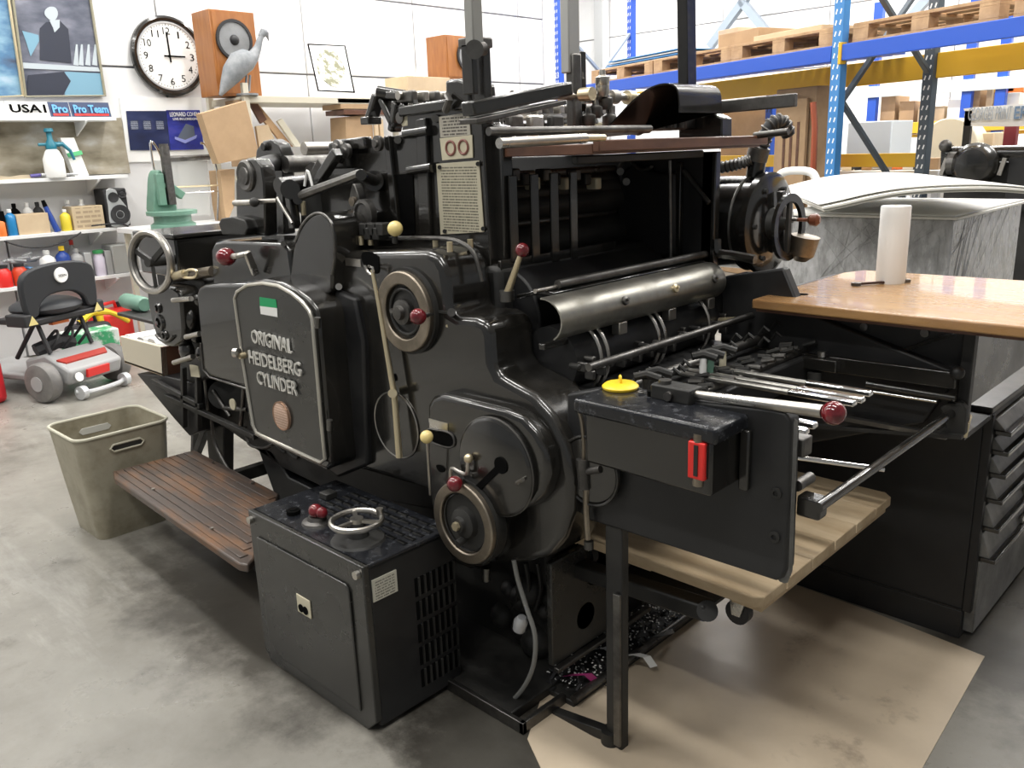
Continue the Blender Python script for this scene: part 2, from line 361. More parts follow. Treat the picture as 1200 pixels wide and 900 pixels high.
GP = mat('print_pale', (.5, .56, .6), .4); DP = mat('print_dark', (.035, .04, .06), .4); MP_ = mat('print_mid', (.10, .12, .16), .4); BP = mat('print_sky_blue', (.2, .38, .5), .4)
fig([(47, 70), (47, 33), (54, 26), (70, 24), (80, 34), (84, 74)], DP); fig(sm([(53, 18), (53, 12), (58, 8), (65, 9), (68, 16), (65, 23), (60, 24)], 3), GP, .007)
fig([(58, 24), (70, 23), (70, 32), (64, 38), (62, 32)], GP, .008); fig([(22, 73), (115, 79), (118, 84), (24, 80)], GP, .008)
fig([(33, 88), (75, 84), (83, 95), (74, 112), (32, 112)], DP); fig([(76, 84), (118, 86), (122, 111), (76, 112)], BP, .005)
fig([(26, 36), (45, 41), (46, 48), (36, 66), (31, 50)], BP, .005)
for u in (86, 92, 100, 108): fig([(u, 76), (u+3, 52), (u+5, 52), (u+6, 77)], GP, .006)
obj('frame', MB().tube([PX(u, v, PX_+.01) for u, v in ((30, 113), (10, -40), (100, -40), (123, 112))], .012, 6, True), mat('gilt_grey', (.3, .28, .2), .5), t)
t = thing('poster', 'blue and violet framed poster at the left edge of the photo', 'poster', (WX, 2, 2.1), 'framed posters above the shelves')
flat('print', None, None, wq([(-60, 115), (-80, -40), (4, -40), (26, 112)]), PH2, parent=t)
obj('frame', MB().tube([PX(u, v, PX_+.01) for u, v in ((-60, 116), (-80, -40), (4, -40), (27, 112))], .012, 6, True), BRS, t)
t = thing('landscape_print', 'long printed landscape picture behind the spray bottle', 'poster', (WX, 2, 1.5))
flat('print', None, None, wq([(-60, 210), (-60, 145), (142, 138), (153, 203)]), PH3, parent=t)
# open poster pinned on the wall
t = thing('wall_notice', 'white board with two dark blue concert pictures under the clock', 'poster', (WX, 3.5, 1.7))
flat('board', None, None, wq([(150, 190), (140, 115), (235, 114), (245, 188)], WX+.02), PAP, parent=t)
flat('concert_picture', None, None, wq([(153, 176), (148, 130), (195, 130), (200, 176)], WX+.03), PH4, th=.008, parent=t)
flat('concert_picture', None, None, wq([(200, 176), (195, 129), (234, 129), (239, 175)], WX+.035), PH5, th=.01, parent=t)
text('title_lettering', 'LEONARD COHEN', PX(199.5, 136.5, WX+.037), PX(233, 136, WX+.037), .036, WHT, t, .002)
text('title_lettering', 'LIVE IN LONDON', PX(203, 139.8+1, WX+.037), PX(231, 139.6+1, WX+.037), .02, PAP, t, .002)
for u in (157, 172, 187): flat('text_block', None, None, wq([(u-4, 152), (u-4, 141), (u+5, 141), (u+5, 152)], WX+.032), printed('small_credits', (.02, .03, .07), (.35, .38, .45), 7, horiz='Y'), th=.003, parent=t)
flat('printed_shape', None, None, wq([(208, 162), (218, 145), (227, 148), (229, 162), (220, 166)], WX+.038), MP_, th=.003, parent=t)
flat('printed_shape', None, None, wq([(205, 160), (217, 164), (231, 158), (230, 162), (217, 168), (205, 163)], WX+.0385), mat('print_lilac', (.25, .28, .6), .4), th=.003, parent=t)
# clock
cc = PX(198, 66, WX+.04); ckx = WX+.04; r = .318
t = thing('wall_clock', 'large round black rimmed wall clock with Arabic numerals', 'clock', (WX, cc.y, cc.z))
k0 = V((WX, cc.y, cc.z))
obj('rim', MB().lathe(k0, (1, 0, 0), [(r, 0), (r+.012, .03), (r+.008, .055), (r-.012, .066), (r-.03, .06), (r-.038, .045)], 48), BLK, t)
obj('inner_ring', MB().ring(k0+V((.045, 0, 0)), (1, 0, 0), r-.038, r-.052, .01, 48), SILV, t)
obj('face', MB().cyl(k0+V((.03, 0, 0)), k0+V((.048, 0, 0)), r-.046, n=48), PAP, t)
for i in range(1, 13):
    a = math.radians(90-30*i); y = cc.y+.205*math.cos(a); z = cc.z+.205*math.sin(a); wd = (.008 if i == 1 else .03) if i < 10 else .056
    text('numeral', str(i), (WX+.049, y-wd/2-.003, z-.03), (WX+.049, y+wd/2+.003, z-.03), .058, INK, t, .001)
mk = MB()
for i in range(60):
    a = math.radians(6*i); d = V((0, math.cos(a), math.sin(a))); mk.bar(k0+V((.0495, 0, 0))+d*.246, k0+V((.0495, 0, 0))+d*(.262 if i % 5 == 0 else .254), .004, .002, up=(1, 0, 0))
obj('minute_marks', mk, INK, t, kind='stuff')
obj('minute_hand', MB().bar(k0+V((.053, .005, -.05)), k0+V((.053, -.002, .195)), .014, .002, up=(1, 0, 0)), INK, t)
obj('hour_hand', MB().bar(k0+V((.056, -.05, 0)), k0+V((.056, .14, 0)), .013, .002, up=(1, 0, 0)), INK, t)
obj('cap', MB().cyl(k0+V((.05, 0, 0)), k0+V((.06, 0, 0)), .012), INK, t)
# veneer loudspeakers
def cone(t, c, d, r, dark=False):
    obj('driver_surround', MB().ring(c, d, r, r*.86, .02), RUB, t)
    obj('speaker_cone', MB().lathe(c-V(d)*.02, d, [(r*.87, .03), (r*.3, .005), (r*.25, .0), (r*.2, .03)], 32), CON, t); obj('dust_cap', MB().sph(c+V(d)*.005, r*.26), RUB, t)
def bigspeaker(u0, v0, u1, v1, lab, x, dep, cu, cv, cr, gr):
    a = PX(u0, v0, x); b = PX(u1, v1, x)
    t = thing('loudspeaker', lab, 'speaker', (x-dep/2, (a.y+b.y)/2, a.z), gr)
    obj('cabinet', MB().box(x-dep, x, a.y, b.y, a.z, b.z), SPW, t, bevel=.004)
    obj('baffle', MB().box(x, x+.006, a.y+.02, b.y-.02, a.z+.02, b.z-.02), SPW, t)
    c = PX(cu, cv, x+.01); cone(t, c, (1, 0, 0), cr); return t
SHZ = PX(390, 114, -6.95).z
spt = bigspeaker(256, 112, 297, 15, 'tall veneered loudspeaker on the beige shelf unit beside the clock', -7.04, .3, 274, 47, .165, 'veneered loudspeakers')
bigspeaker(524, 92, 562, 44, 'small veneered loudspeaker standing behind the cardboard box', -6.95, .3, 548, 66, .155, 'veneered loudspeakers')
# items on the shelves -----------------------------------------------------------
def bottle(name, label, cat, u, z, r, h, m, cap, group, x=SX-.06, neck=.35, lab_m=None, capname='cap'):
    p = at(u, z, x); t = thing(name, label, cat, p, group)
    obj('body', MB().lathe(p+V((0, 0, .001)), (0, 0, 1), [(r*.96, 0), (r, .01), (r, h*.68), (r*.8, h*.76), (r*neck, h*.84), (r*neck, h*.9)], 18), m, t)
    obj(capname, MB().lathe(p, (0, 0, 1), [(r*neck*1.15, h*.87), (r*neck*1.15, h*.99), (r*neck*.9, h)], 14), cap, t)
    if lab_m: obj('paper_label', MB().lathe(p, (0, 0, 1), [(r*1.02, h*.15), (r*1.02, h*.55)], 18), lab_m, t)
    return t
def boxat(name, label, cat, u0, u1, z, h, m, group=None, x=SX-.02, dep=.2, gap=0, bev=.003):
    a = at(u0, z, x); b = at(u1, z, x)
    o = obj(name, MB().box(x-dep, x, a.y, b.y, z+gap, z+h), m, bevel=bev); return tag(o, label, cat, group)
PRT = printed('faint_print', (.58, .46, .3), (.4, .3, .2), 5, horiz='Y', dens=8)
z = Zs[0]
for i, (u0, u1, mm, tx, col) in enumerate(((-20, 8, PAP, '', None), (10, 59, PAP, 'USA1', INK), (60, 84, mat('navy_plate', (.03, .05, .12), .4), 'Pro', mat('logo_blue', (.12, .4, .85), .4)), (85, 131, mat('navy_plate', (.03, .05, .12), .4), 'Pro Team', mat('logo_blue', (.12, .4, .85), .4)))):
    a = at(u0, z, SX-.05); b = at(u1, z, SX-.05); h = .115
    t = thing('licence_plate', ['white plate at the left edge on the topmost shelf', 'white licence plate reading USA1 on the topmost shelf', 'dark navy plate partly hidden beside the USA1 plate', 'dark navy Pro Team plate at the end of the topmost shelf'][i], 'plate', a, 'plates on the topmost shelf')
    obj('plate', MB().prism([a, b, b+V((-.03, 0, h)), a+V((-.03, 0, h))], (-.006, 0, 0)), mm, t)
    if tx: text('lettering', tx, a+V((.004, .02, .035)), b+V((.004, -.02, .035)), .06, col, t, .002, bold=.03, up=(-.26, 0, 1))
    if i >= 2: obj('red_underline', MB().prism([a+V((.003, .02, .012)), b+V((.003, -.02, .012)), b+V((-.001, -.02, .028)), a+V((-.001, .02, .028))], (-.002, 0, 0)), REDP, t)
z = Zs[1]
p = at(66, z); t = thing('spray_bottle', 'white pressure spray bottle with teal trigger head on the shelf', 'bottle', p)
obj('body', MB().lathe(p, (0, 0, 1), [(.07, 0), (.075, .02), (.075, .14), (.05, .2), (.03, .22)], 20), PAP, t)
obj('pump_head', MB().lathe(p, (0, 0, 1), [(.04, .215), (.042, .25), (.02, .29), (.02, .34), (.035, .345), (.03, .37)], 16), TEAL, t)
obj('trigger_hose', MB().tube([p+V((0, .0, .25)), p+V((.02, .08, .25)), p+V((.02, .13, .2)), p+V((.02, .15, .13))], [.02, .018, .013, .01]), TEAL, t)
obj('nozzle', MB().cyl(p+V((0, 0, .25)), p+V((.0, -.09, .25)), .012), TEAL, t)
a = at(88, z); t = thing('white_carton', 'tall white folded carton with a green band beside the spray bottle', 'carton', a)
obj('carton', MB().prism([a+V((0, 0, 0)), a+V((0, .11, 0)), a+V((-.05, .06, .3)), a+V((-.05, -.045, .3))], (-.08, 0, 0)), PAP, t, bevel=.002)
obj('green_band', MB().prism([a+V((-.017, -.022, .15)), a+V((-.019, .09, .17)), a+V((-.025, .085, .2)), a+V((-.022, -.028, .18))], (.012, 0, 0)), mat('green_band', (.1, .5, .2), .5), t)
t = thing('hand_brush', 'small purple handled brush lying on the shelf by the spray bottle', 'brush', at(45, z))
obj('handle', MB().tube([at(36, z)+V((0, 0, .02)), at(48, z)+V((0, 0, .025))], .012), mat('purple_plastic', (.1, .08, .3), .4), t); obj('head', MB().cyl(at(49, z)+V((0, 0, .025)), at(92, z)+V((0, 0, .02)), .013, .008), SILV, t)
t = obj('folded_cloth', MB().prism(sm([at(-10, z)+V((0, 0, .001)), at(36, z)+V((0, 0, .001)), at(34, z)+V((0, 0, .03)), at(15, z)+V((0, 0, .02)), at(-10, z)+V((0, 0, .04))], 4), (-.15, 0, 0)), mat('cloth_tan', (.5, .42, .3), .8)); tag(t, 'crumpled tan cloth on the shelf at the left edge', 'cloth')
z = Zs[2]
boxat('cardboard_box', 'plain cardboard box between blue bottles on the third shelf', 'box', 23, 60, z, .155, CRL, 'boxes on the third shelf')
boxat('cardboard_box', 'printed cardboard box beside the small silver loudspeaker', 'box', 88, 124, z, .185, PRT, 'boxes on the third shelf')
boxat('black_carton', 'tall black carton at the left of the third shelf', 'carton', 4, 10, z, .19, INK)
bottle('squeeze_bottle', 'teal blue squeeze bottle left of the plain cardboard box', 'bottle', 15.5, z, .042, .2, mat('blue_liquid', (.02, .2, .45), .2), PAP, 'bottles on the third shelf')
bottle('squeeze_bottle', 'yellow bottle with white cap between the two cardboard boxes', 'bottle', 79, z, .04, .17, mat('yellow_liquid', (.75, .6, .05), .3), PAP, 'bottles on the third shelf')
t = thing('blue_tube', 'slim dark blue tube with black cap leaning beside the yellow bottle', 'bottle', at(67, z)); a = at(68, z)
obj('body', MB().cyl(a+V((0, 0, .002)), a+V((-.03, -.05, .2)), .024, .018), BLUB, t); obj('cap', MB().cyl(a+V((-.03, -.05, .2)), a+V((-.035, -.06, .25)), .018, .014), INK, t)
for u, l, mm in ((22, 'dark square bottle behind the plain box', INK), (37, 'white cone topped bottle behind the plain box', PAP), (49, 'black jar behind the plain box', RUB), (84, 'clear capped bottle behind the printed box', SILV), (100, 'white capped bottle behind the printed box', PAP), (3, 'orange labelled bottle at the left end of the third shelf', mat('orange_plastic', (.8, .2, .04), .4))):
    bottle('shelf_bottle', l, 'bottle', u, z, .04, .235 if u > 5 else .15, mm, PAP if u > 80 else mm, 'bottles behind the boxes', x=SX-.19 if u > 5 else SX-.05)
# small silver loudspeaker
a = at(128, z, SX+.0); b = at(154, z, SX); t = thing('desk_loudspeaker', 'small silver and black two way loudspeaker at the end of the third shelf', 'speaker', (SX-.1, (a.y+b.y)/2, z))
obj('cabinet', MB().box(SX-.22, SX, a.y, b.y, z+.002, z+.31), RUB, t, bevel=.012)
W = b.y-a.y
obj('front_panel', MB().prism(sm([(SX+.001, a.y+.02, z+.01), (SX+.001, a.y+W*.85, z+.01), (SX+.001, b.y-.008, z+.06), (SX+.001, b.y-.01, z+.14), (SX+.001, a.y+W*.62, z+.24), (SX+.001, a.y+W*.5, z+.302), (SX+.001, a.y+.02, z+.302), (SX+.001, a.y+.015, z+.17)], 3), (.008, 0, 0)), SILV, t, bevel=.003)
obj('woofer', MB().lathe((SX+.008, a.y+W*.56, z+.1), (1, 0, 0), [(.078, 0), (.08, .01), (.066, .012), (.03, .0), (.025, .008), (0.004, .012)], 28), RUB, t)
obj('tweeter', MB().lathe((SX+.002, a.y+W*.78, z+.265), (1, 0, 0), [(.035, 0), (.034, .01), (.02, .005), (.015, .01)], 20), RUB, t)
obj('port', MB().lathe((SX+.008, a.y+W*.36, z+.24), (1, 0, 0), [(.042, 0), (.042, .008), (.03, .003)], 20), RUB, t)
tag(obj('cable', MB().tube(sm([at(108, z-.001, SX+.02)+V((0, 0, .03)), at(135, z, SX+.02)+V((0, 0, .03)), at(150, z, SX+.02), at(158, z-.1, SX+.02), at(159, z-.2, SX+.02)], 4, False), .006), RUB), 'black lead drooping off the end of the third shelf', 'cable')
tag(obj('cable', MB().tube(sm([at(5, z-.03, SX+.02), at(30, z-.09, SX+.02), at(60, z-.1, SX+.02), at(85, z-.05, SX+.02), at(95, z-.015, SX+.02)], 4, False), .006), RUB), 'black lead sagging in a loop under the third shelf', 'cable')
z = Zs[3]
G4 = 'bottles on the lowest shelf'
bottle('cleaner_bottle', 'white bottle with pink and purple print on the lowest shelf', 'bottle', 60, z, .06, .25, PAP, PAP, G4, lab_m=mat('pink_label', (.4, .05, .3), .4))
bottle('cleaner_bottle', 'tall dark blue bottle with yellow cap on the lowest shelf', 'bottle', 78, z, .055, .27, BLUB, YLW, G4)
bottle('cleaner_bottle', 'grey bottle with red label on the lowest shelf', 'bottle', 94, z, .052, .24, PLG, PLG, G4, lab_m=REDP)
bottle('cleaner_bottle', 'pale bottle with green cap on the lowest shelf', 'bottle', 119, z, .045, .21, mat('pale_lilac', (.6, .55, .65), .4), mat('green_cap', (.05, .3, .1), .4), G4, neck=.8)
boxat('grey_carton', 'slim grey carton between the red and green capped bottles', 'carton', 103, 111, z, .2, SILV)
boxat('grey_carton', 'slim grey carton right of the green capped bottle', 'carton', 127, 134, z, .2, PLG, dep=.15)
t = boxat('clear_tub', 'translucent grey plastic tub at the end of the lowest shelf', 'tub', 135, 165, z, .24, mat('clear_grey', (.5, .5, .48), .25, alpha=.75), dep=.22, bev=.012)
boxat('blue_carton', 'small blue and white carton left of the white bottle', 'carton', 38, 45, z, .13, mat('light_blue_card', (.15, .35, .65), .4))
bottle('spray_can', 'small orange and white can left of the white cleaner bottle', 'bottle', 50, z, .03, .11, mat('orange_plastic', (.8, .2, .04), .4), PAP, G4)
bottle('oil_can', 'red oil can with white emblem at the left of the lowest shelf', 'can', 7, z, .055, .17, REDP, RUB, 'red cans on the lowest shelf', neck=.6)
bottle('oil_can', 'red oil can with black strap, second on the lowest shelf', 'can', 26, z, .055, .17, mat('red_orange', (.6, .06, .02), .35), RUB, 'red cans on the lowest shelf', neck=.6)
t = thing('hose_fittings', 'heap of grey pipe fittings lying over the red cans', 'fittings', at(15, z+.18))
for i in range(9):
    q = at(3+i*4.5, z+.19+random.uniform(-.01, .02), SX-.12); obj('fitting', MB().cyl(q, q+V((random.uniform(-.04, .04), .08, random.uniform(-.02, .03))), random.uniform(.012, .022)), SILV, t)
t = bottle('sprayer', 'red topped clear bottle behind the red labelled bottle', 'bottle', 90, z, .04, .3, PLG, REDP, G4, x=SX-.2)

# ================================================================= BEIGE SHELF UNIT
UX = -6.85
yA = PX(290, 110, UX).y; yB = PX(480, 118, UX).y; zt = PX(390, 114, UX).z
t = thing('shelf_unit', 'beige metal shelf unit along the wall with a loudspeaker on top', 'shelf', (UX-.3, (yA+yB)/2, 0))
obj('shelf', MB().box(UX-.62, UX, yA, yB+.3, zt-.055, zt), BGE, t, bevel=.004)
obj('shelf', MB().box(UX-.62, UX, yA, yB+.3, PX(440, 180, UX).z-.04, PX(440, 180, UX).z), WHT, t, bevel=.004)
obj('shelf', MB().box(UX-.62, UX, yA, yB+.3, .5, .54), BGE, t, bevel=.004)
for x in (UX, UX-.62):
    for y in (yA-.02, yB+.3): obj('post', MB().box(x-.02, x+.025, y-.03, y+.02, 0, zt+.1), BGE, t, bevel=.003)
obj('end_rail', MB().box(UX-.62, UX, yA-.02, yA, zt-.06, zt-.01), BGE, t); obj('end_rail', MB().box(UX-.62, UX, yA-.02, yA, 1.32, 1.36), BGE, t)
z2 = PX(440, 180, UX).z
def quad(name, label, cat, px, x, m, th=.02, group=None):
    o = obj(name, MB().prism([PX(u, v, x) for u, v in px], (-th, 0, 0)), m, bevel=.002); return tag(o, label, cat, group)
o = quad('cardboard_sheet', 'large plain cardboard box leaning against the end of the beige shelf', 'box', [(236, 133), (288, 118), (303, 178), (302, 183), (256, 192), (246, 165)], UX+.12, CRD, .1)
quad('cardboard_sheet', 'folded cardboard standing upright inside the beige shelf', 'box', [(284, 116), (293, 132), (305, 190), (292, 195)], UX-.05, CRD, .3)
quad('cardboard_sheet', 'cardboard piece low under the beige shelf behind the green press', 'box', [(258, 200), (275, 198), (275, 240), (266, 262), (262, 240)], UX-.03, CRD, .2)
for px, l, mm in (([(290, 118), (298, 116), (344, 172), (334, 172)], 'leaning brown wooden board under the beige shelf', PAL), ([(292, 120), (300, 118), (313, 140), (306, 145)], 'dark framed board leaning at the top of the boards', WDB), ([(325, 142), (331, 139), (354, 172), (346, 172)], 'narrow pale strip leaning right of the wooden board', BGE), ([(300, 148), (314, 146), (326, 172), (304, 174)], 'short pale wooden block leaning left of the boards', CRL)):
    quad('leaning_board', l, 'board', px, UX-.1-random.random()*.1, mm, .03, 'boards leaning in the beige shelf')
t = quad('brown_case', 'brown leather case on the lower beige shelf behind the press', 'case', [(406, 175), (405, 137), (436, 134), (438, 175)], UX-.05, CRD, .25)
for i, (dz, l) in enumerate(((0, 'lowest brown batten lying across the leather case'), (.05, 'middle brown batten lying across the leather case'), (.1, 'topmost pale batten lying across the leather case'))):
    a = PX(402, 135, UX-.02)+V((0, 0, dz)); o = obj('batten', MB().box(UX-.3, UX, a.y-.03*i, a.y+.7, a.z+.005, a.z+.048), [WDB, CRD, BGE][i], bevel=.003); tag(o, l, 'batten', 'battens on the leather case')
for u, wl in ((441, 'left'), (447, 'right')): quad('pale_stick', wl+'-hand one of two pale sticks standing beside the leather case', 'stick', [(u, 175), (u-2, 140), (u+2, 140), (u+4, 175)], UX-.02, CRL, .03, 'sticks beside the case')
# picture leaning against the wall
t = thing('leaning_picture', 'thin framed pale drawing leaning on the beige shelf unit', 'picture', PX(390, 108, UX-.2))
a, b, c, d = PX(373, 106, UX-.15), PX(361, 52, UX-.45), PX(404, 54, UX-.45), PX(415, 108, UX-.15)
flat('print', None, None, [a, b, c, d], PAP, .01, t)
sk = mat('sketch_tone', (.16, .16, .09), .6, c2=(.80, .80, .74), scale=14, thr=(.44, .62))
n = (d-a).cross(b-a).normalized(); n = n if n.x > 0 else -n
lerp = lambda s, q: a+(d-a)*s+(b-a)*q+n*.004
obj('drawing', MB().prism([lerp(.5+.4*math.cos(k*math.pi/8)*(1+.08*math.sin(k*5)), .5+.42*math.sin(k*math.pi/8)) for k in range(16)], n*.002), sk, t)
obj('frame', MB().tube([a, b, c, d], .009, 6, True), INK, t)
# heron statue
t = thing('heron_statue', 'grey heron statue standing in front of the tall loudspeaker', 'statue', PX(285, 112, UX-.02))
hx = UX-.02
H = lambda u, v: PX(u, v, hx)
obj('body', MB().tube([H(258, 112), H(265, 99), H(272, 86), H(281, 74), H(289, 70), H(297, 66), H(302, 56), H(304, 48), H(307, 41)], [.012, .05, .085, .1, .09, .05, .032, .026, .022], 14), HER, t)
obj('head', MB().tube([H(305, 43), H(309, 38), H(312, 38)], [.022, .036, .026], 12), HER, t)
obj('beak', MB().cyl(H(312, 38), H(315, 48), .02, .003), HER, t)
obj('wing', MB().tube([H(259, 110), H(267, 94), H(277, 79), H(284, 72)], [.008, .05, .07, .03], 10), mat('heron_dark', (.2, .22, .25), .6), t)
for u in (289, 293): obj('leg', MB().cyl(H(u, 88), H(u-1, 107), .01), HER, t)
obj('base', MB().cyl(PX(290, 112, hx), PX(290, 112, hx)+V((0, 0, .015)), .09), HER, t)
# cardboard box on the unit
a = PX(478, 106, UX+.05); b = PX(528, 106, UX+.05); h = PX(478, 82, UX+.05).z-a.z
tag(obj('cardboard_box', MB().box(UX-.3, UX+.05, a.y, b.y, zt, zt+h+.02), CRL, bevel=.004), 'closed cardboard box at the right end of the beige shelf unit', 'box')
t = thing('carrier_bag', 'white handled bag behind the closed cardboard box', 'bag', (UX-.3, a.y+.5, zt))
bx = UX-.36; obj('bag_body', MB().box(bx-.12, bx+.02, a.y+.28, a.y+.62, zt, zt+h+.06), PAP, t, bevel=.02)
for dy in (.33, .47): obj('handle', MB().tube(sm([(bx, a.y+dy, zt+h+.05), (bx, a.y+dy+.02, zt+h+.17), (bx, a.y+dy+.09, zt+h+.16), (bx, a.y+dy+.11, zt+h+.05)], 4, False), .009), PAP, t)

# bench with green arbor press and wire rack
yb0 = at(178, .96, -6.6).y; yb1 = at(262, .96, -6.6).y; bz = PX(205, 268, -6.6).z
t = thing('work_bench', 'pale work bench against the wall behind the press', 'bench', (-6.9, (yb0+yb1)/2, 0))
obj('top', MB().box(-7.25, -6.45, yb0, yb1+.4, bz-.04, bz), WHT, t, bevel=.003)
for x in (-7.2, -6.5):
    for y in (yb0+.04, yb1+.3): obj('leg', MB().box(x-.02, x+.02, y, y+.04, 0, bz-.04), BGE, t)
gx = -6.7; G = lambda u, v: PX(u, v, gx); c0 = G(204, 268)
t = thing('arbor_press', 'green cast bench press with round table on the pale bench', 'press', (gx, c0.y, bz))
obj('base', MB().lathe((gx, c0.y, bz), (0, 0, 1), [(.17, 0), (.17, .03), (.14, .05), (.14, .1), (.19, .105), (.19, .135)], 28), GRN, t, bevel=.003)
y0 = G(182, 250).y; y1 = G(208, 250).y
obj('column', MB().prism(sm([(gx, y0, bz+.1), (gx, y0+.02, bz+.3), (gx, y0+.05, bz+.42), (gx, y1-.08, bz+.44), (gx, y1-.03, bz+.3), (gx, y1, bz+.1)], 3), (-.14, 0, 0)), GRN, t, bevel=.01)
obj('ram', MB().box(gx+.0, gx+.05, y0+.1, y0+.16, bz+.18, bz+.62), DST, t, bevel=.003); obj('ram_head', MB().cyl((gx+.02, y0+.13, bz+.56), (gx+.02, y0+.13, bz+.64), .035), DST, t)
obj('arm', MB().bar((gx, y0+.1, bz+.35), (gx, y1+.06, bz+.24), .06, .06), GRN, t, bevel=.006); obj('gib', MB().box(gx-.01, gx+.04, y0+.03, y0+.09, bz+.18, bz+.42), GRN, t, bevel=.005)
wx = -6.95; Wp = lambda u, v: PX(u, v, wx)
t = thing('wire_stand', 'chromed wire stand with curved arms between bench press and shelf', 'stand', (wx, Wp(215, 255).y, bz))
obj('hoop', MB().tube(sm([Wp(189, 255), Wp(183, 215), Wp(176, 168), Wp(184, 174), Wp(193, 195), Wp(197, 225)], 4, False), .01), CHR, t)
obj('hoop', MB().tube(sm([Wp(255, 258), Wp(256, 220), Wp(252, 190), Wp(240, 170), Wp(235, 168)], 4, False), .01), CHR, t)
for v in (219, 226): obj('rail', MB().tube([Wp(190, v+1), Wp(257, v-2)], .007), [BRS, CHR][v > 220], t)
obj('roller', MB().cyl(Wp(198, 186), Wp(245, 184), .022), DST, t)
obj('glass_sheet', MB().prism([Wp(184, 254), Wp(178, 188), Wp(243, 188), Wp(247, 252)], (-.004, 0, 0)), mat('frosted_pane', (.6, .6, .58), .2, alpha=.55), t)

# ================================================================= MOBILITY SCOOTER AND CANS
ss = V((-5.95, 1.72, 0)); se = V((-6.1, 2.25, 0))
LM = lambda x, y, z: V((x, y, z))
t = thing('mobility_scooter', 'folding grey mobility scooter with black seat, seen from behind', 'scooter', (-6.25, 1.95, 0), rz=math.radians(22))
def L(name, mb, m, **k): return obj(name, mb, m, t, local=True, **k)
# local frame: +x towards the viewer (rear of scooter), y across
for y in (-.29, .29):
    w_ = L('wheel', MB().lathe((.16, y-.05, .135), (0, 1, 0), [(.09, 0), (.125, .01), (.135, .03), (.135, .07), (.125, .09), (.09, .1)], 26), GRT)
    c = obj('hub', MB().cyl((.16, y-.055, .135), (.16, y+.055, .135), .05), PLG, w_, local=True)
    L('anti_tip_wheel', MB().cyl((.36, y*.62-.02, .05), (.36, y*.62+.02, .05), .045), SILV)
L('rear_cover', MB().prism([(.3, -.22, .1), (.33, -.22, .2), (.1, -.2, .3), (-.1, -.2, .25), (-.1, -.2, .1)], (0, .44, 0)), PLG, bevel=.02)
L('reflector', MB().prism([(.335, -.09, .13), (.335, .09, .13), (.345, .09, .185), (.345, -.09, .185)], (-.02, 0, 0)), REDP)
L('red_stripe', MB().prism([(.25, -.17, .245), (.25, .17, .245), (.2, .2, .268), (.2, -.2, .268)], (0, 0, -.012)), mat('dark_red_plastic', (.35, .03, .02), .4))
L('round_sticker', MB().cyl((.33, -.16, .15), (.337, -.16, .152), .03), PAP)
L('bumper_bar', MB().tube(sm([(.33, -.2, .06), (.38, -.12, .045), (.38, .12, .045), (.33, .2, .06)], 4, False), .016), SILV)
for y in (-.17, .17):
    L('frame_tube', MB().tube([(.12, y, .3), (.04, y, .52)], .015), RUB); L('frame_tube', MB().tube([(-.2, y, .25), (.04, y, .52)], .015), RUB)
L('cross_tube', MB().tube([(.06, -.2, .5), (.06, .2, .5)], .016), RUB); L('tool_pouch', MB().box(.03, .07, -.07, .06, .47, .51), mat('orange_plastic', (.8, .2, .04), .4))
L('deck', MB().box(-.75, -.1, -.2, .2, .1, .15), PLG, bevel=.015); L('motor_casing', MB().tube([(-.05, -.14, .3), (0, 0, .34), (-.05, .14, .3)], .05), RUB)
L('seat_cushion', MB().sph((-.05, 0, .585), .22, 24, (1, 1.05, .3)), SEAT); L('seat_frame', MB().box(-.2, .12, -.27, .27, .5, .54), RUB, bevel=.01)
sb = MB().prism(sm([(.12, -.27, .56), (.12, -.29, .7), (.13, -.27, .83), (.14, -.12, .88), (.14, .12, .88), (.13, .27, .83), (.12, .29, .7), (.12, .27, .56), (.12, .2, .56), (.12, .17, .63), (.12, .08, .68), (.12, -.08, .68), (.12, -.17, .63), (.12, -.2, .56)], 3), (-.05, 0, 0))
L('seat_back', sb, SEAT, bevel=.012); L('badge', MB().lathe((.135, 0, .80), (1, 0, .05), [(.052, 0), (.05, .01)], 24), PAP)
text('badge_lettering', 'SEEN', (.151, -.03, .79), (.151, .03, .79), .016, INK, t, .001, local=True)
for y in (-.29, .29): L('arm_bracket', MB().box(-.05, .13, y-.03, y+.03, .5, .58), RUB, bevel=.01); L('warning_sticker', MB().prism([(.132, y*.9-.035, .51), (.132, y*.9+.035, .51), (.132, y*.9, .57)], (-.004, 0, 0)), mat('sticker_yellow', (.7, .6, .25), .5))
for y in (-.12, .0, .12): L('cable_loop', MB().tube(sm([(.05, y, .3), (.1, y+.04, .38), (.02, y+.1, .42), (-.05, y+.04, .32)], 4, False), .01), RUB)
L('tiller', MB().tube([(-.7, 0, .14), (-.55, 0, .5)], .02), RUB); L('front_wheel', MB().cyl((-.78, -.03, .09), (-.78, .03, .09), .09), GRT)
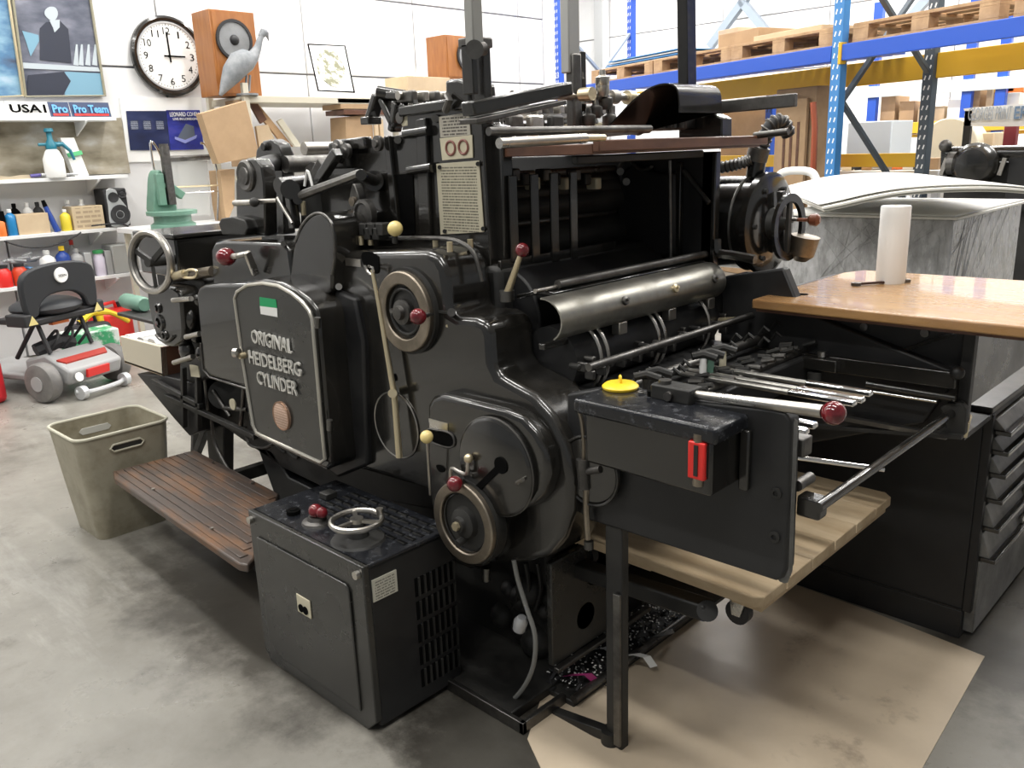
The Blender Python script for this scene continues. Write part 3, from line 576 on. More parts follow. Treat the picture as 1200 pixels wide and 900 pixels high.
# cans
def can(label, m, p, sx, sy, h, cap, rz=.2):
    t = thing('jerrycan', label, 'jerrycan', p, 'fuel cans by the wall', rz=rz)
    obj('body', MB().box(-sx/2, sx/2, -sy/2, sy/2, 0, h), m, t, bevel=.04, seg=3, local=True)
    obj('handle', MB().tube([(0, -sy*.25, h-.01), (0, -sy*.2, h+.05), (0, sy*.2, h+.05), (0, sy*.25, h-.01)], .014), m, t, local=True)
    obj('cap', MB().cyl((0, sy*.36, h-.01), (0, sy*.36, h+.04), .03), cap, t, local=True); return t
cp = PZ(113, 425, 0)
tj = can('black plastic jerrycan with yellow spout right of the scooter', RUB, (cp.x, cp.y-.02, 0), .2, .3, .32, YLW)
obj('spout', MB().tube(sm([(0, -.06, .33), (0, .05, .39), (0, .2, .37), (0, .35, .27)], 4, False), [.03]*4+[.026]*4+[.02]*4+[.018]), YLW, tj, local=True)
can('red plastic jerrycan behind the black one', REDP, (cp.x-.38, cp.y+.3, 0), .2, .34, .34, RUB, .5)
can('red plastic can standing left of the scooter', mat('bright_red', (.6, .02, .03), .35), (-6.35, 1.42, 0), .3, .3, .3, RUB, .1)
tag(obj('green_carton', MB().box(-6.85, -6.6, 2.15, 2.5, 0, .3), mat('green_white_card', (.05, .35, .15), .5, c2=(.7, .75, .7), scale=6, thr=(.45, .55)), bevel=.01), 'green and white carton on the floor behind the scooter', 'carton')
# ================================================================= PRINTING PRESS
pr = thing('printing_press', 'large old black cylinder printing press filling the middle of the workshop', 'printing press', (-2.1, 1.9, 0))
YF, YN, YR = 1.46, 1.63, 2.33
def part(name, mb, m, bevel=0, par=None, **k): return obj(name, mb, m, par or pr, bevel=bevel, **k)
# base castings -------------------------------------------------------
part('base_casting', MB().box(-2.95, -1.5, 1.66, 2.3, .0, .95), DBL, .02)
part('base_casting', MB().box(-3.3, -2.9, 1.66, 2.3, .42, .9), DBL, .02)
part('bed_casting', MB().box(-3.2, -1.62, 1.62, 2.32, .9, 1.2), DBL, .02)
# side frame low, with two openings : built as ribs
part('side_frame', MB().prism([PY(u, v, 1.6) for u, v in ((200, 452), (235, 452), (300, 480), (330, 505), (420, 540), (520, 560), (520, 600), (440, 585), (380, 572), (330, 548), (290, 520), (262, 500), (215, 482))], (0, .06, 0)), DBL, .006)
part('side_frame', MB().prism([PY(u, v, 1.6) for u, v in ((300, 520), (318, 528), (338, 560), (400, 590), (400, 640), (325, 590))], (0, .05, 0)), CHD, .006)
part('side_frame', MB().prism([PY(u, v, 1.6) for u, v in ((240, 490), (262, 500), (262, 560), (300, 620), (270, 620), (246, 560))], (0, .05, 0)), DBL, .006)
part('oil_pipe', MB().tube(sm([PY(u, v, 1.55) for u, v in ((248, 492), (252, 520), (266, 548), (275, 560), (300, 575))], 4, False), .008), DST)
part('oil_pipe', MB().tube(sm([PY(u, v, 1.57) for u, v in ((287, 500), (292, 520), (310, 525), (320, 520))], 4, False), .007), DST)
for u, v in ((308, 497), (322, 506), (336, 513)): part('opening_rim', MB().tube(sm([PY(u+a, v+b, 1.595) for a, b in ((0, 6), (1, 16), (12, 24), (13, 14), (8, 9))], 3), .005), DBL)
part('leg', MB().bar(PY(246, 492, 1.62), PY(231, 530, 1.62), .03, .03, up=(0, 1, 0)), DBL, .002); part('leg', MB().bar(PY(229, 490, 1.75), PY(228, 530, 1.75), .025, .03, up=(0, 1, 0)), DBL, .002)
part('leg', MB().box(-3.25, -3.19, 2.2, 2.26, 0, .45), DBL)
# ------------------------------------------------ lower tapering tail, left
part('tail_bracket', MB().prism([PY(u, v, 1.5) for u, v in ((160, 438), (190, 440), (230, 450), (232, 506), (222, 511), (205, 492))], (0, .5, 0)), CHD, .004)
for a, b, w_ in (((215, 430), (216, 500), .02), ((232, 440), (233, 500), .02), ((180, 446), (236, 476), .02), ((195, 464), (300, 512), .02)): part('tail_strut', MB().bar(PY(*a, 1.48), PY(*b, 1.48), w_, .02, up=(0, 1, 0)), DBL, .002)
# ------------------------------------------------ step board (wood)
st_z = .31
sp = [PZ(u, v, st_z) for u, v in ((228, 527), (132, 552), (134, 560), (279, 660), (290, 662), (297, 655), (327, 578))]
x0 = min(p.x for p in sp); y0 = 1.13
stp = obj('step_board', MB().prism(sp, (0, 0, -.028)), WDE, pr, bevel=.006)
for k in range(10):
    f = .05+k*.092; a = sp[0].lerp(sp[1], 1-f); b = sp[6].lerp(sp[4], 1-f); 
    obj('ridge', MB().bar(a.lerp(b, .02)+V((0, 0, .001)), a.lerp(b, .97)+V((0, 0, .001)), .0275, .007), WDE, stp, bevel=.002)
for a, b in ((.3, .06), (.75, .06), (.3, .9), (.75, .9)):
    q = sp[0].lerp(sp[6], a).lerp(sp[1].lerp(sp[4], a), b); obj('screw', MB().cyl(q, q+V((0, 0, .008)), .007, n=10), STL, stp)
for x in (-3.1, -2.5): part('step_bracket', MB().box(x-.02, x+.02, 1.25, 1.68, st_z-.08, st_z-.03), DBL, .003)
part('foot_plate', MB().box(-2.9, -1.42, 1.4, 1.7, .0, .03), DBL, .004); part('foot_plate_edge', MB().box(-2.2, -1.36, 1.385, 1.4, 0, .035), DST, .002); part('foot_plate_edge', MB().box(-1.375, -1.36, 1.385, 1.56, 0, .035), DST, .002)
# ------------------------------------------------ big stepped side cover
cov = [(388, 295), (498, 293), (512, 300), (520, 316), (524, 340), (526, 366), (534, 371), (556, 372), (568, 378), (574, 392), (576, 425), (583, 440), (600, 449), (625, 463), (648, 490), (664, 525), (671, 562), (670, 600), (660, 632), (645, 652), (622, 660), (595, 662), (540, 660), (510, 630), (500, 575), (400, 545), (388, 420)]
part('side_cover', exy(cov, YF, YN), BLK, .022, seg=4)
# collar ridges: a second skin slightly larger, further back
def off2(px, d):
    c = V((540, 500)); out = []
    for u, v in px: q = (V((u, v))-c).normalized()*d; out.append((u+q.x, v+q.y))
    return out
part('cover_collar', exy([(500, 289), (514, 295), (524, 312), (528, 338), (530, 364), (558, 367), (572, 373), (579, 390), (581, 423), (590, 436), (606, 444), (630, 458), (655, 486), (670, 522), (677, 562), (676, 604), (664, 636), (640, 655), (560, 640), (500, 400)], YF+.095, YF+.125), BLK, .01, seg=3)
part('cover_back_plate', exy([(388, 296), (515, 300), (526, 370), (566, 380), (577, 435), (625, 462), (665, 525), (671, 600), (645, 652), (560, 655), (480, 640), (388, 560)], YN-.01, YN+.05), DBL, .006)
part('cover_seam', MB().bar(PY(497, 364, YF-.002), PY(524, 366, YF-.002), .004, .007), DBL); part('seam_bolt', MB().cyl(PY(529, 366, YF+.01), PY(529, 366, YF-.012), .011), DST)
part('screw_hole', MB().cyl(PY(464, 442, YF+.01), PY(464, 442, YF-.001), .011, n=16), INK); part('screw_hole', MB().cyl(PY(524, 382, YF+.01), PY(524, 382, YF-.001), .004, n=10), BRS)
def oval(px, y, t=.004): return MB().prism(sm([PY(u, v, y) for u, v in px], 4), (0, -t, 0))
part('lever_opening', oval([(425, 297), (434, 295), (443, 300), (445, 310), (444, 320), (436, 319), (427, 310)], YF+.001), INK)
part('name_strip', MB().prism([PY(u, v, YF) for u, v in ((405, 302), (423, 304), (424, 313), (406, 311))], (0, -.003, 0)), STL)
# ring wheel with red grip
c = PY(471, 366, YF-.03); R = .111
wh = part('ring_wheel', MB().ring(c, (0, 1, 0), R, R-.036, .022, 48), BRZ, .004)
wd = obj('recess', MB().ring(c+V((0, .016, 0)), (0, 1, 0), R+.008, .0, .025, 48), DBL, wh)
obj('inner_rim', MB().torus(c+V((0, .012, 0)), (0, 1, 0), .062, .005), DBL, wh)
obj('hub', MB().lathe(c+V((0, .016, 0)), (0, -1, 0), [(.036, 0), (.034, .02), (.02, .022), (.018, .035), (.008, .036)], 24), DST, wh)
k = PY(490, 371, YF-.06); obj('red_grip', MB().sph(k, .022, 18), RED, wh); obj('grip_stem', MB().cyl(k, k+V((0, .05, 0)), .008), DST, wh)
for dx in (-.06,): obj('small_pin', MB().cyl(c+V((dx+.02, .01, 0)), c+V((dx+.02, -.006, 0)), .007), DST, wh)
# long pull rod over round cover
cc_ = PY(465, 498, YF); part('round_inspection_cover', MB().ring(cc_+V((0, .002, 0)), (0, -1, 0), .098, .0, .006, 48), BLK); part('cover_rim', MB().torus(cc_+V((0, -.003, 0)), (0, 1, 0), .099, .0028, 48, 6), STL)
part('pull_rod', MB().tube([PY(436, 316, YF-.03), PY(443, 352, YF-.03), PY(462, 462, YF-.03), PY(468, 536, YF-.035)], [.005, .006, .009, .010], 12), BRS)
part('rod_clevis', MB().tube(sm([PY(428, 312, YF-.01), PY(431, 318, YF-.03), PY(436, 322, YF-.03), PY(437, 314, YF-.03), PY(432, 312, YF-.02)], 3, False), .004), STL)
part('rod_clamp', MB().cyl(PY(460, 461, YF-.045), PY(460, 461, YF-.015), .013), BRS); 
# ------------------------------------------------ raised gear panel
gp = [(500, 475), (506, 465), (518, 462), (545, 469), (590, 480), (612, 489), (628, 507), (640, 530), (643, 556), (636, 580), (624, 593), (606, 600), (590, 603), (582, 620), (578, 645), (568, 664), (548, 668), (528, 655), (512, 628), (506, 600), (502, 560), (500, 520)]
YG = YF-.045
part('gear_panel', exy(gp, YG, YF+.01), BLK, .016, seg=4)
dc = PY(581, 547, YG-.008); part('round_dial_cover', MB().lathe(dc+V((0, .01, 0)), (0, -1, 0), [(.128, 0), (.128, .016), (.122, .02), (.12, .021)], 48), BLK)
part('dial_edge', MB().torus(dc+V((0, -.001, 0)), (0, 1, 0), .1285, .003, 48, 6), DST)
part('key_slot', MB().bar(PY(555, 577, YG-.02), PY(587, 546, YG-.02), .004, .018), INK); kq = PY(588, 545, YG-.018); part('key_slot', MB().cyl(kq, kq-V((0, .005, 0)), .022, n=24), INK)
part('catch', MB().tube([PY(606, 566, YG-.02), PY(613, 562, YG-.03)], .005), STL)
part('panel_plate', MB().prism([PY(u, v, YG) for u, v in ((503, 490), (525, 496), (525, 506), (504, 501))], (0, -.002, 0)), STL)
part('oval_opening', oval([(502, 503), (512, 504), (526, 507), (532, 514), (531, 523), (522, 524), (506, 518), (501, 512)], YG+.001, .003), INK)
part('oval_rim', MB().tube(sm([PY(u, v, YG-.003) for u, v in ((502, 503), (512, 504), (526, 507), (532, 514), (531, 523), (522, 524), (506, 518), (501, 512))], 4), .003, 6, True), DST)
part('oval_opening', oval([(512, 545), (518, 545), (522, 549), (521, 553), (515, 552)], YG+.001, .003), INK)
yk = PY(500, 512, YG-.04); yl = part('yellow_lever', MB().tube([yk, PY(504, 580, YG-.03)], .003), STL); obj('yellow_ball', MB().sph(yk, .018, 18), YEL, yl)
cr_ = part('small_crank', MB().tube(sm([PY(548, 540, YG-.03), PY(547, 555, YG-.03), PY(538, 553, YG-.03), PY(529, 549, YG-.03), PY(528, 562, YG-.03)], 3, False), .005), STL); obj('brass_ball', MB().sph(PY(549, 537, YG-.03), .012), BRS, cr_)
part('knurled_pin', MB().cyl(PY(544, 537, YG), PY(549, 540, YG-.02), .008), BRS)
# lower handwheel
hc = PY(541, 614, YG-.045); hw = part('handwheel', MB().ring(hc, (0, 1, 0), .112, .083, .022, 48), BRZ, .004)
obj('recess', MB().ring(hc+V((0, .016, 0)), (0, 1, 0), .116, .0, .035, 48), DBL, hw); obj('inner_rim', MB().torus(hc+V((0, .014, 0)), (0, 1, 0), .08, .004), BLK, hw)
obj('hub', MB().lathe(hc+V((0, .016, 0)), (0, -1, 0), [(.045, 0), (.04, .015), (.022, .02), (.02, .032)], 24), DBL, hw); obj('brass_nut', MB().cyl(hc+V((0, -.014, 0)), hc+V((0, -.026, 0)), .012, n=6), BRS, hw)
obj('locking_pin', MB().cyl(hc+V((0, .01, -.045)), hc+V((0, -.02, -.05)), .01), DBL, hw)
k = PY(533, 567, YG-.06); obj('red_grip', MB().sph(k, .021, 18), RED, hw); obj('grip_stem', MB().cyl(k, k+V((0, .03, 0)), .007), DST, hw)
part('drain_bolt', MB().cyl(PY(570, 665, YF+.04), PY(570, 680, YF+.04), .012), DST)
# yellow ball and oilers on top of cover
tz = PY(450, 283, YF+.06)
yb = part('yellow_lever', MB().cyl(PY(463, 285, YF+.05), PY(463, 276, YF+.05), .008), DBL); obj('yellow_ball', MB().sph(PY(463, 268, YF+.05), .022, 18), YEL, yb)
for u, v, y in ((510, 283, YF+.1), (527, 286, YF+.04), (551, 283, YF+.12), (434, 279, YF+.06), (423, 279, YF+.05)): q = PY(u, v, y); part('oil_cap', MB().cyl(q-V((0, 0, .02)), q+V((0, 0, .006)), .008, n=12), BRS)
part('cover_lid_rim', MB().tube(sm([PY(u, v, YF+.09) for u, v in ((405, 281), (480, 279), (525, 280), (545, 287), (557, 300), (565, 330))], 4, False), .006), DST)
# red lever on second step
rl = PZ(594, 345, PY(590, 350, YF+.1).z); a = PY(594, 346, YF+.1); b = PY(612, 293, YF+.09)
rv = part('red_lever', MB().tube([a, b], [.011, .006], 12), BRS); obj('red_ball', MB().sph(b, .018, 18), RED, rv); obj('collar', MB().cyl(a-V((0, 0, .015)), a+V((0, 0, .012)), .02), DST, rv)
# ------------------------------------------------ door with lettering
YD = 1.335
dpx = [(275, 350), (278, 342), (290, 334), (308, 332), (326, 335), (342, 344), (354, 354), (362, 364), (366, 374), (370, 420), (377, 500), (381, 538), (376, 542), (345, 528), (308, 511), (301, 507), (297, 498), (285, 425)]
bpx = [(273, 350), (277, 338), (290, 330), (309, 327), (330, 331), (346, 339), (360, 350), (369, 362), (372, 374), (376, 420), (383, 500), (388, 546), (383, 551), (345, 533), (306, 515), (298, 510), (293, 498), (282, 425)]
part('door_housing', exy(bpx, YD+.012, YF+.02), BLK, .012, seg=3)
part('housing_flange', exy(off2(bpx, 0), YD+.065, YD+.085), BLK, .004)
dr = part('door', exy(dpx, YD, YD+.014), CAB, .003)
obj('chrome_edge', MB().tube(poly(dpx, YD-.001), .0058, 8, True), mat('pale_metal_edge', (.55, .53, .47), .35, .7), dr)
for tx, l, r_ in (('ORIGINAL', (297, 401), (343.5, 414)), ('HEIDELBERG', (294, 425), (354.5, 441)), ('CYLINDER', (303.5, 449), (350, 463.5))):
    text('raised_lettering', tx, PY(*l, YD-.004), PY(*r_, YD-.004), .043, mat('silver_letters', (.68, .67, .63), .35, .5), dr, .006, bold=.008)
mc = PY(331.5, 487, YD); md = obj('copper_medal', MB().lathe(mc, (0, -1, 0), [(.047, 0), (.047, .006), (.043, .008)], 32), printed('medal_print', (.42, .27, .19), (.62, .45, .36), 11, dens=26), dr); obj('medal_rim', MB().torus(mc-V((0, .007, 0)), (0, 1, 0), .045, .0025), COP, md)
q = [PY(u, v, YD) for u, v in ((304.5, 348), (323.5, 351), (325, 361), (305, 358.5), (306, 368), (325.5, 371.5))]
obj('green_sticker', MB().prism([q[0], q[1], q[2], q[3]], (0, -.0015, 0)), mat('sticker_green', (.0, .36, .12), .4), dr); obj('white_sticker', MB().prism([q[3], q[2], q[5], q[4]], (0, -.0015, 0)), PAP, dr)
k = PY(287, 416, YD); kb = obj('door_knob', MB().cyl(k, k+V((0, -.02, 0)), .01), BRS, dr); 
kq = PY(278, 413, YD-.02); part('knob_head', MB().lathe(kq+V((.015, 0, 0)), (-1, -.4, 0), [(.009, 0), (.016, .004), (.016, .02), (.01, .024)], 16), STL)
for v in (378, 498): part('hinge', MB().cyl(PY(372+(v-378)*.12, v-6, YD-.005), PY(372+(v-378)*.12, v+6, YD-.005), .009), DST)
part('door_shadow_panel', exy([(392, 340), (415, 350), (425, 400), (430, 545), (395, 560), (380, 545)], YF-.02, YF+.02), CHD, .008)  # dark panel painting the shadow on the cover face beside the door
part('side_bolt', MB().cyl(PY(397, 336, YF-.02), PY(397, 336, YF+.02), .01), STL)
# ------------------------------------------------ left boxes
part('left_cover', exy([(230, 344), (233, 336), (240, 333), (290, 332), (300, 345), (305, 470), (290, 455), (246, 441), (238, 432), (235, 400)], 1.385, 1.6), BLK, .012, seg=3)
part('left_cover_rim', MB().tube(poly([(235, 402), (238, 433), (246, 442), (290, 456), (296, 459)], 1.383), .004), DST)
part('upper_cover', exy([(250, 340), (247, 292), (252, 284), (262, 282), (330, 285), (338, 292), (345, 340)], YF-.02, 1.66), BLK, .01, seg=3)
rk = PY(265, 301, YF-.1); r2 = part('red_knob_lever', MB().tube([rk, PY(279, 300, YF-.09)], .009), STL); obj('red_knob', MB().sph(rk, .033, 20, (1, 1, .9)), RED, r2)
part('crank_arm', MB().bar(PY(289, 295, YF-.07), PY(300, 322, YF-.04), .016, .024, up=(0, 1, 0)), STL, .004); part('crank_pin', MB().cyl(PY(278, 300, YF-.09), PY(292, 297, YF-.06), .009), STL)
part('drum_cover', MB().prism(sm([PY(u, v, 1.42) for u, v in ((342, 340), (342, 305), (346, 283), (354, 264), (365, 252), (376, 250), (386, 258), (391, 275), (392, 300), (389, 322), (384, 345))], 3), (0, .16, 0)), BLK, .008, seg=3)
part('drum_edge', MB().tube(sm([PY(u, v, 1.42) for u, v in ((346, 283), (354, 264), (365, 252), (376, 250), (386, 258), (391, 275), (392, 300), (389, 322))], 3, False), .004), DST)
part('drum_back', MB().prism(sm([PY(u, v, 1.58) for u, v in ((375, 320), (377, 280), (388, 255), (402, 246), (415, 249), (422, 262), (424, 300))], 3), (0, .08, 0)), BLK, .006)
for u, v in ((337, 334), (332, 286)): part('small_bolt', MB().cyl(PY(u, v, YF-.03), PY(u, v, YF), .008), DST)
# far left box, handwheel, gear box
a = PY(207, 300, 1.46); part('ink_duct_box', MB().box(a.x-.34, a.x, 1.46, 1.85, PY(207, 326, 1.46).z, PY(207, 280, 1.46).z), BLK, .008)
part('duct_lid', MB().box(a.x-.35, a.x+.012, 1.45, 1.87, PY(207, 280, 1.46).z, PY(207, 275, 1.46).z), BLK, .004)
part('duct_shaft', MB().cyl(PY(205, 325, 1.5), PY(250, 318, 1.5), .02), BRZ); part('duct_block', MB().box(a.x-.3, a.x+.1, 1.5, 1.8, .8, PY(207, 326, 1.46).z), DBL, .01)
hc = PY(178, 307, 1.38); hx = V((.25, -1, .05)).normalized()
h = part('handwheel', MB().torus(hc, hx, .108, .014, 40, 10), DST); x_, y_, _ = basis(hx)
obj('chrome_rim', MB().torus(hc+hx*.008, hx, .111, .011, 40, 8), STL, h)
for i in range(3): an = math.radians(95+120*i); obj('spoke', MB().bar(hc, hc+(x_*math.cos(an)+y_*math.sin(an))*.1, .012, .02), DBL, h)
obj('hub', MB().cyl(hc+hx*.02, hc-hx*.14, .018), DBL, h)
part('gear_box', MB().prism(sm([PY(u, v, 1.42) for u, v in ((172, 342), (178, 335), (200, 336), (210, 345), (213, 370), (214, 395), (208, 405), (196, 406), (185, 398), (177, 375))], 3), (0, .16, 0)), BLK, .012, seg=3)
for u, v, r_ in ((186, 361, .022), (188, 378, .035), (194, 393, .02)): part('cast_boss', MB().lathe(PY(u, v, 1.42), (0, -1, 0), [(r_, 0), (r_*.9, .008), (r_*.6, .01), (r_*.55, .002), (r_*.3, .002), (r_*.25, .015)], 20), BLK)
part('cast_rib', MB().tube(sm([PY(u, v, 1.415) for u, v in ((183, 392), (188, 398), (196, 400), (203, 394))], 3, False), .006), DST)
part('rod_joint', MB().cyl(PY(198, 326, 1.42), PY(216, 320, 1.4), .014), BRS); part('rod_joint', MB().tube(sm([PY(212, 322, 1.4), PY(222, 316, 1.4), PY(231, 318, 1.4), PY(228, 325, 1.4), PY(216, 325, 1.4)], 3), .005, 6, True), BRS)
for u, v, r_ in ((222, 373, .042), (219, 411, .04), (236, 414, .028), (228, 395, .02), (232, 352, .02)): part('rounded_cap', MB().sph(PY(u, v, 1.46), r_, 18, (1, .7, 1.15)), BLK)
for a, b in (((203, 352), (224, 350)), ((218, 395), (234, 391)), ((204, 425), (226, 418))): part('adjusting_screw', MB().cyl(PY(*a, 1.42), PY(*b, 1.42), .01), STL)
part('left_casting', MB().prism([PY(u, v, 1.5) for u, v in ((212, 335), (240, 338), (252, 440), (225, 450), (210, 440))], (0, .2, 0)), DBL, .01)
part('number_plate', MB().prism([PY(u, v, 1.46) for u, v in ((223, 427), (233, 429), (235, 442), (225, 441))], (0, -.004, 0)), CRM)
for u, v, r_ in ((240, 455, .05), (262, 462, .06), (285, 468, .05)): part('drive_gear', MB().cyl(PY(u, v, 1.56), PY(u, v, 1.62), r_, n=18), DBL)
q = PY(272, 474, 1.5); part('round_tag', MB().cyl(q, q+V((0, .006, 0)), .022), CRM); 
for a, b in (((240, 440), (244, 480)), ((262, 478), (290, 480)), ((250, 458), (270, 488)), ((286, 455), (282, 500))): part('mechanism_rod', MB().cyl(PY(*a, 1.53), PY(*b, 1.53), .009), DST)
part('motor_bracket', MB().box(PY(146, 352, 1.95).x+.12, -3.2, 1.85, 2.0, PY(146, 352, 1.95).z-.06, PY(146, 352, 1.95).z-.042), DBL, .004); mt = PY(155, 352, 1.9); part('green_motor', MB().lathe(PY(146, 352, 1.95), (1, 0, 0), [(.02, 0), (.035, .0), (.038, .02), (.044, .03), (.044, .25), (.035, .27)], 22), GRN)
# ------------------------------------------------ upper left towers
def tower(px, y, t_=.05): return part('tower_bracket', exy(px, y, y+t_), BLK, .006)
tower([(277, 265), (276, 215), (279, 198), (288, 186), (300, 186), (306, 195), (309, 215), (311, 277), (278, 272)], 1.5)
q = PY(289, 206, 1.5); part('tower_disc', MB().lathe(q, (0, -1, 0), [(.052, 0), (.052, .006), (.045, .012), (.03, .008), (.028, .014), (.01, .014)], 32), DST)
tower([(298, 200), (300, 176), (308, 165), (318, 163), (326, 168), (331, 182), (333, 275), (305, 275)], 1.7)
part('tower_link', MB().cyl(PY(302, 196, 1.55), PY(322, 190, 1.7), .03), DBL); q = PY(312, 172, 1.7); part('tower_pin', MB().cyl(q, q-V((0, .015, 0)), .014), DBL)
part('hex_housing', MB().prism(sm([PY(u, v, 1.46) for u, v in ((256, 262), (259, 256), (272, 254), (286, 258), (290, 268), (286, 276), (260, 275))], 1), (0, .12, 0)), DBL, .004)
q = PX(335, 175, -2.62); part('chrome_roller', MB().cyl((-2.62, 1.7, q.z), (-2.62, 2.3, q.z), .022), STL)
part('form_roller', MB().cyl((-2.58, 1.7, q.z-.1), (-2.58, 2.3, q.z-.1), .055, n=28), DST); part('rear_roller', MB().cyl((-2.75, 1.7, q.z-.05), (-2.75, 2.3, q.z-.05), .03, n=20), DST)
part('tower_rod', MB().cyl(PY(293, 236, 1.48), PY(325, 235, 1.48), .007), STL); part('rod_ball', MB().sph(PY(298, 237, 1.46), .016), DBL)
part('clamp_lever', MB().cyl(PY(275, 238, 1.47), PY(300, 237, 1.47), .010), STL)
part('link_bar', MB().tube([PY(349, 234, 1.5), PY(356, 228, 1.5), PY(420, 204, 1.5), PY(426, 203, 1.5)], [.011, .015, .013, .011], 8), DST)
for u, v in ((349, 234), (423, 205)): part('link_pin', MB().cyl(PY(u, v, 1.485), PY(u, v, 1.54), .015), BLK)
part('cross_shaft', MB().cyl(PY(424, 206, 1.52), PY(442, 213, 1.62), .016), DST); part('shaft_collar', MB().cyl(PY(438, 212, 1.6), PY(445, 213, 1.65), .03), BLK)
part('strut_bar', MB().bar(PY(396, 178, 1.56), PY(372, 215, 1.56), .03, .03), BLK, .004); part('strut_bar', MB().bar(PY(380, 190, 1.62), PY(368, 214, 1.62), .03, .04), DST, .004)
part('cam_block', MB().cyl(PY(326, 218, 1.5), PY(356, 214, 1.6), .026), BLK); part('cam_block', MB().cyl(PY(340, 222, 1.48), PY(340, 222, 1.6), .03), BLK)
part('upright_arm', MB().bar(PY(340, 222, 1.5), PY(346, 268, 1.5), .03, .03, up=(0, 1, 0)), BLK, .004); part('wire_loop', MB().tube(sm([PY(357, 218, 1.5), PY(360, 200, 1.5), PY(364, 210, 1.5), PY(366, 218, 1.5)], 3, False), .004), PAP)
part('spring_arm', MB().cyl(PY(325, 232, 1.48), PY(343, 262, 1.48), .006), STL); part('oil_pipe', MB().cyl(PY(355, 236, 1.52), PY(356, 252, 1.52), .008), BRS)
part('rocker', MB().prism(sm([PY(u, v, 1.56) for u, v in ((413, 215), (418, 225), (421, 238), (416, 252), (409, 238))], 3), (0, .03, 0)), DST, .003); q = PY(415, 236, 1.56); part('rocker_pin', MB().cyl(q, q-V((0, .01, 0)), .014), BRZ)
q = PY(431, 251, 1.56); part('gauge_disc', MB().lathe(q, (0, -1, 0), [(.045, 0), (.045, .02), (.035, .024), (.03, .018)], 28), DST)
for i in range(5): part('linkage_block', MB().box(*(lambda p: (p.x-.015, p.x+.015, 1.5, 1.54, p.z-.02, p.z+.015))(PY(424+i*5, 268+(i % 2)*5, 1.5))), DBL, .003)
part('gear_lump', MB().cyl(PY(372, 235, 1.62), PY(372, 235, 1.68), .07, n=24), DBL)
# ------------------------------------------------ main side plates above the bed
part('side_plate', exy([(392, 172), (398, 168), (470, 158), (474, 132), (558, 124), (564, 124), (577, 345), (400, 345), (385, 300), (352, 285), (352, 232), (378, 200)], YN, YN+.035), BLK, .004)
part('plate_column', exy([(562, 122), (571, 122), (575, 145), (588, 148), (589, 200), (592, 345), (577, 345)], YN+.03, YN+.07), BLK, .004)
part('dark_opening', MB().prism(sm([PY(u, v, YN-.001) for u, v in ((462, 205), (484, 203), (487, 274), (466, 276))], 1), (0, -.002, 0)), INK)
part('plate_rib', exy([(487, 140), (498, 138), (504, 278), (491, 279)], YN-.014, YN), BLK, .003); part('plate_rib', exy([(449, 160), (455, 159), (468, 280), (461, 280)], YN-.014, YN), BLK, .003)
for a, b in (((475, 157), (503, 153)), ((480, 200), (507, 196))): part('plate_boss', MB().cyl(PY(*a, YN-.01), PY(*b, YN-.01), .014), BLK)
part('top_rail', MB().bar(PY(474, 131, YN+.01), PY(560, 119, YN+.01), .05, .03), BLK, .006)
for u, v in ((466, 164), (510, 139)): part('plate_bolt', MB().cyl(PY(u, v, YN), PY(u, v, YN-.012), .011, n=8), DST)
part('instruction_plate', MB().prism([PY(u, v, YN-.001) for u, v in ((515, 137), (550, 132), (552, 158), (517, 161))], (0, -.003, 0)), printed('engraved_small_print', (.48, .45, .38), (.08, .07, .06), 7, dens=20))
ip = part('emblem_plate', MB().prism([PY(u, v, YN-.001) for u, v in ((516, 162), (554, 158), (555, 185), (519, 188))], (0, -.003, 0)), CRM, .001)
for k_, u in enumerate((528, 543)): obj('red_loop', MB().torus(PY(u, 173.5-k_*1.2, YN-.005), (0, 1, 0), .018, .0035, 20, 6), mat('worn_red_print', (.24, .09, .07), .5), ip)
lp = part('instruction_plate', MB().prism([PY(u, v, YN-.001) for u, v in ((512, 192), (562, 188), (568, 272), (517, 275))], (0, -.003, 0)), printed('long_text_print', (.52, .48, .36), (.13, .12, .09), 26, dens=42), .001)
for u, v in ((515, 196), (560, 192), (566, 268), (521, 271)): obj('corner_screw', MB().cyl(PY(u, v, YN-.003), PY(u, v, YN-.009), .006, n=10), DBL, lp)
part('bracket_arm', MB().bar(PY(432, 167, YN), PY(395, 171, YN), .03, .035), BLK, .006)
for u, v in ((408, 177), (398, 172), (400, 183), (445, 168)): q = PY(u, v, YN-.03); part('linkage_pin', MB().lathe(q, (0, -1, 0), [(.022, 0), (.022, .012), (.012, .014), (.01, .02)], 16), DST)
part('linkage_block', MB().box(*(lambda p: (p.x-.05, p.x+.03, YN-.03, YN+.05, p.z-.05, p.z+.03))(PY(405, 178, YN))), DBL, .008)
for q0, q1 in (((444, 111), (435, 140)), ((447, 110), (474, 113)), ((468, 120), (462, 154)), ((450, 115), (466, 150)), ((474, 122), (478, 130))): part('lift_arm', MB().bar(PY(*q0, YN+.02), PY(*q1, YN+.02), .04, .022), BLK, .005)
part('lift_pivot', MB().cyl(PY(443, 108, YN), PY(474, 113, YN+.04), .018), BLK); part('arm_tip', MB().box(*(lambda p: (p.x-.02, p.x+.02, YN-.02, YN+.03, p.z-.012, p.z+.01))(PY(433, 141, YN))), BLK, .003)
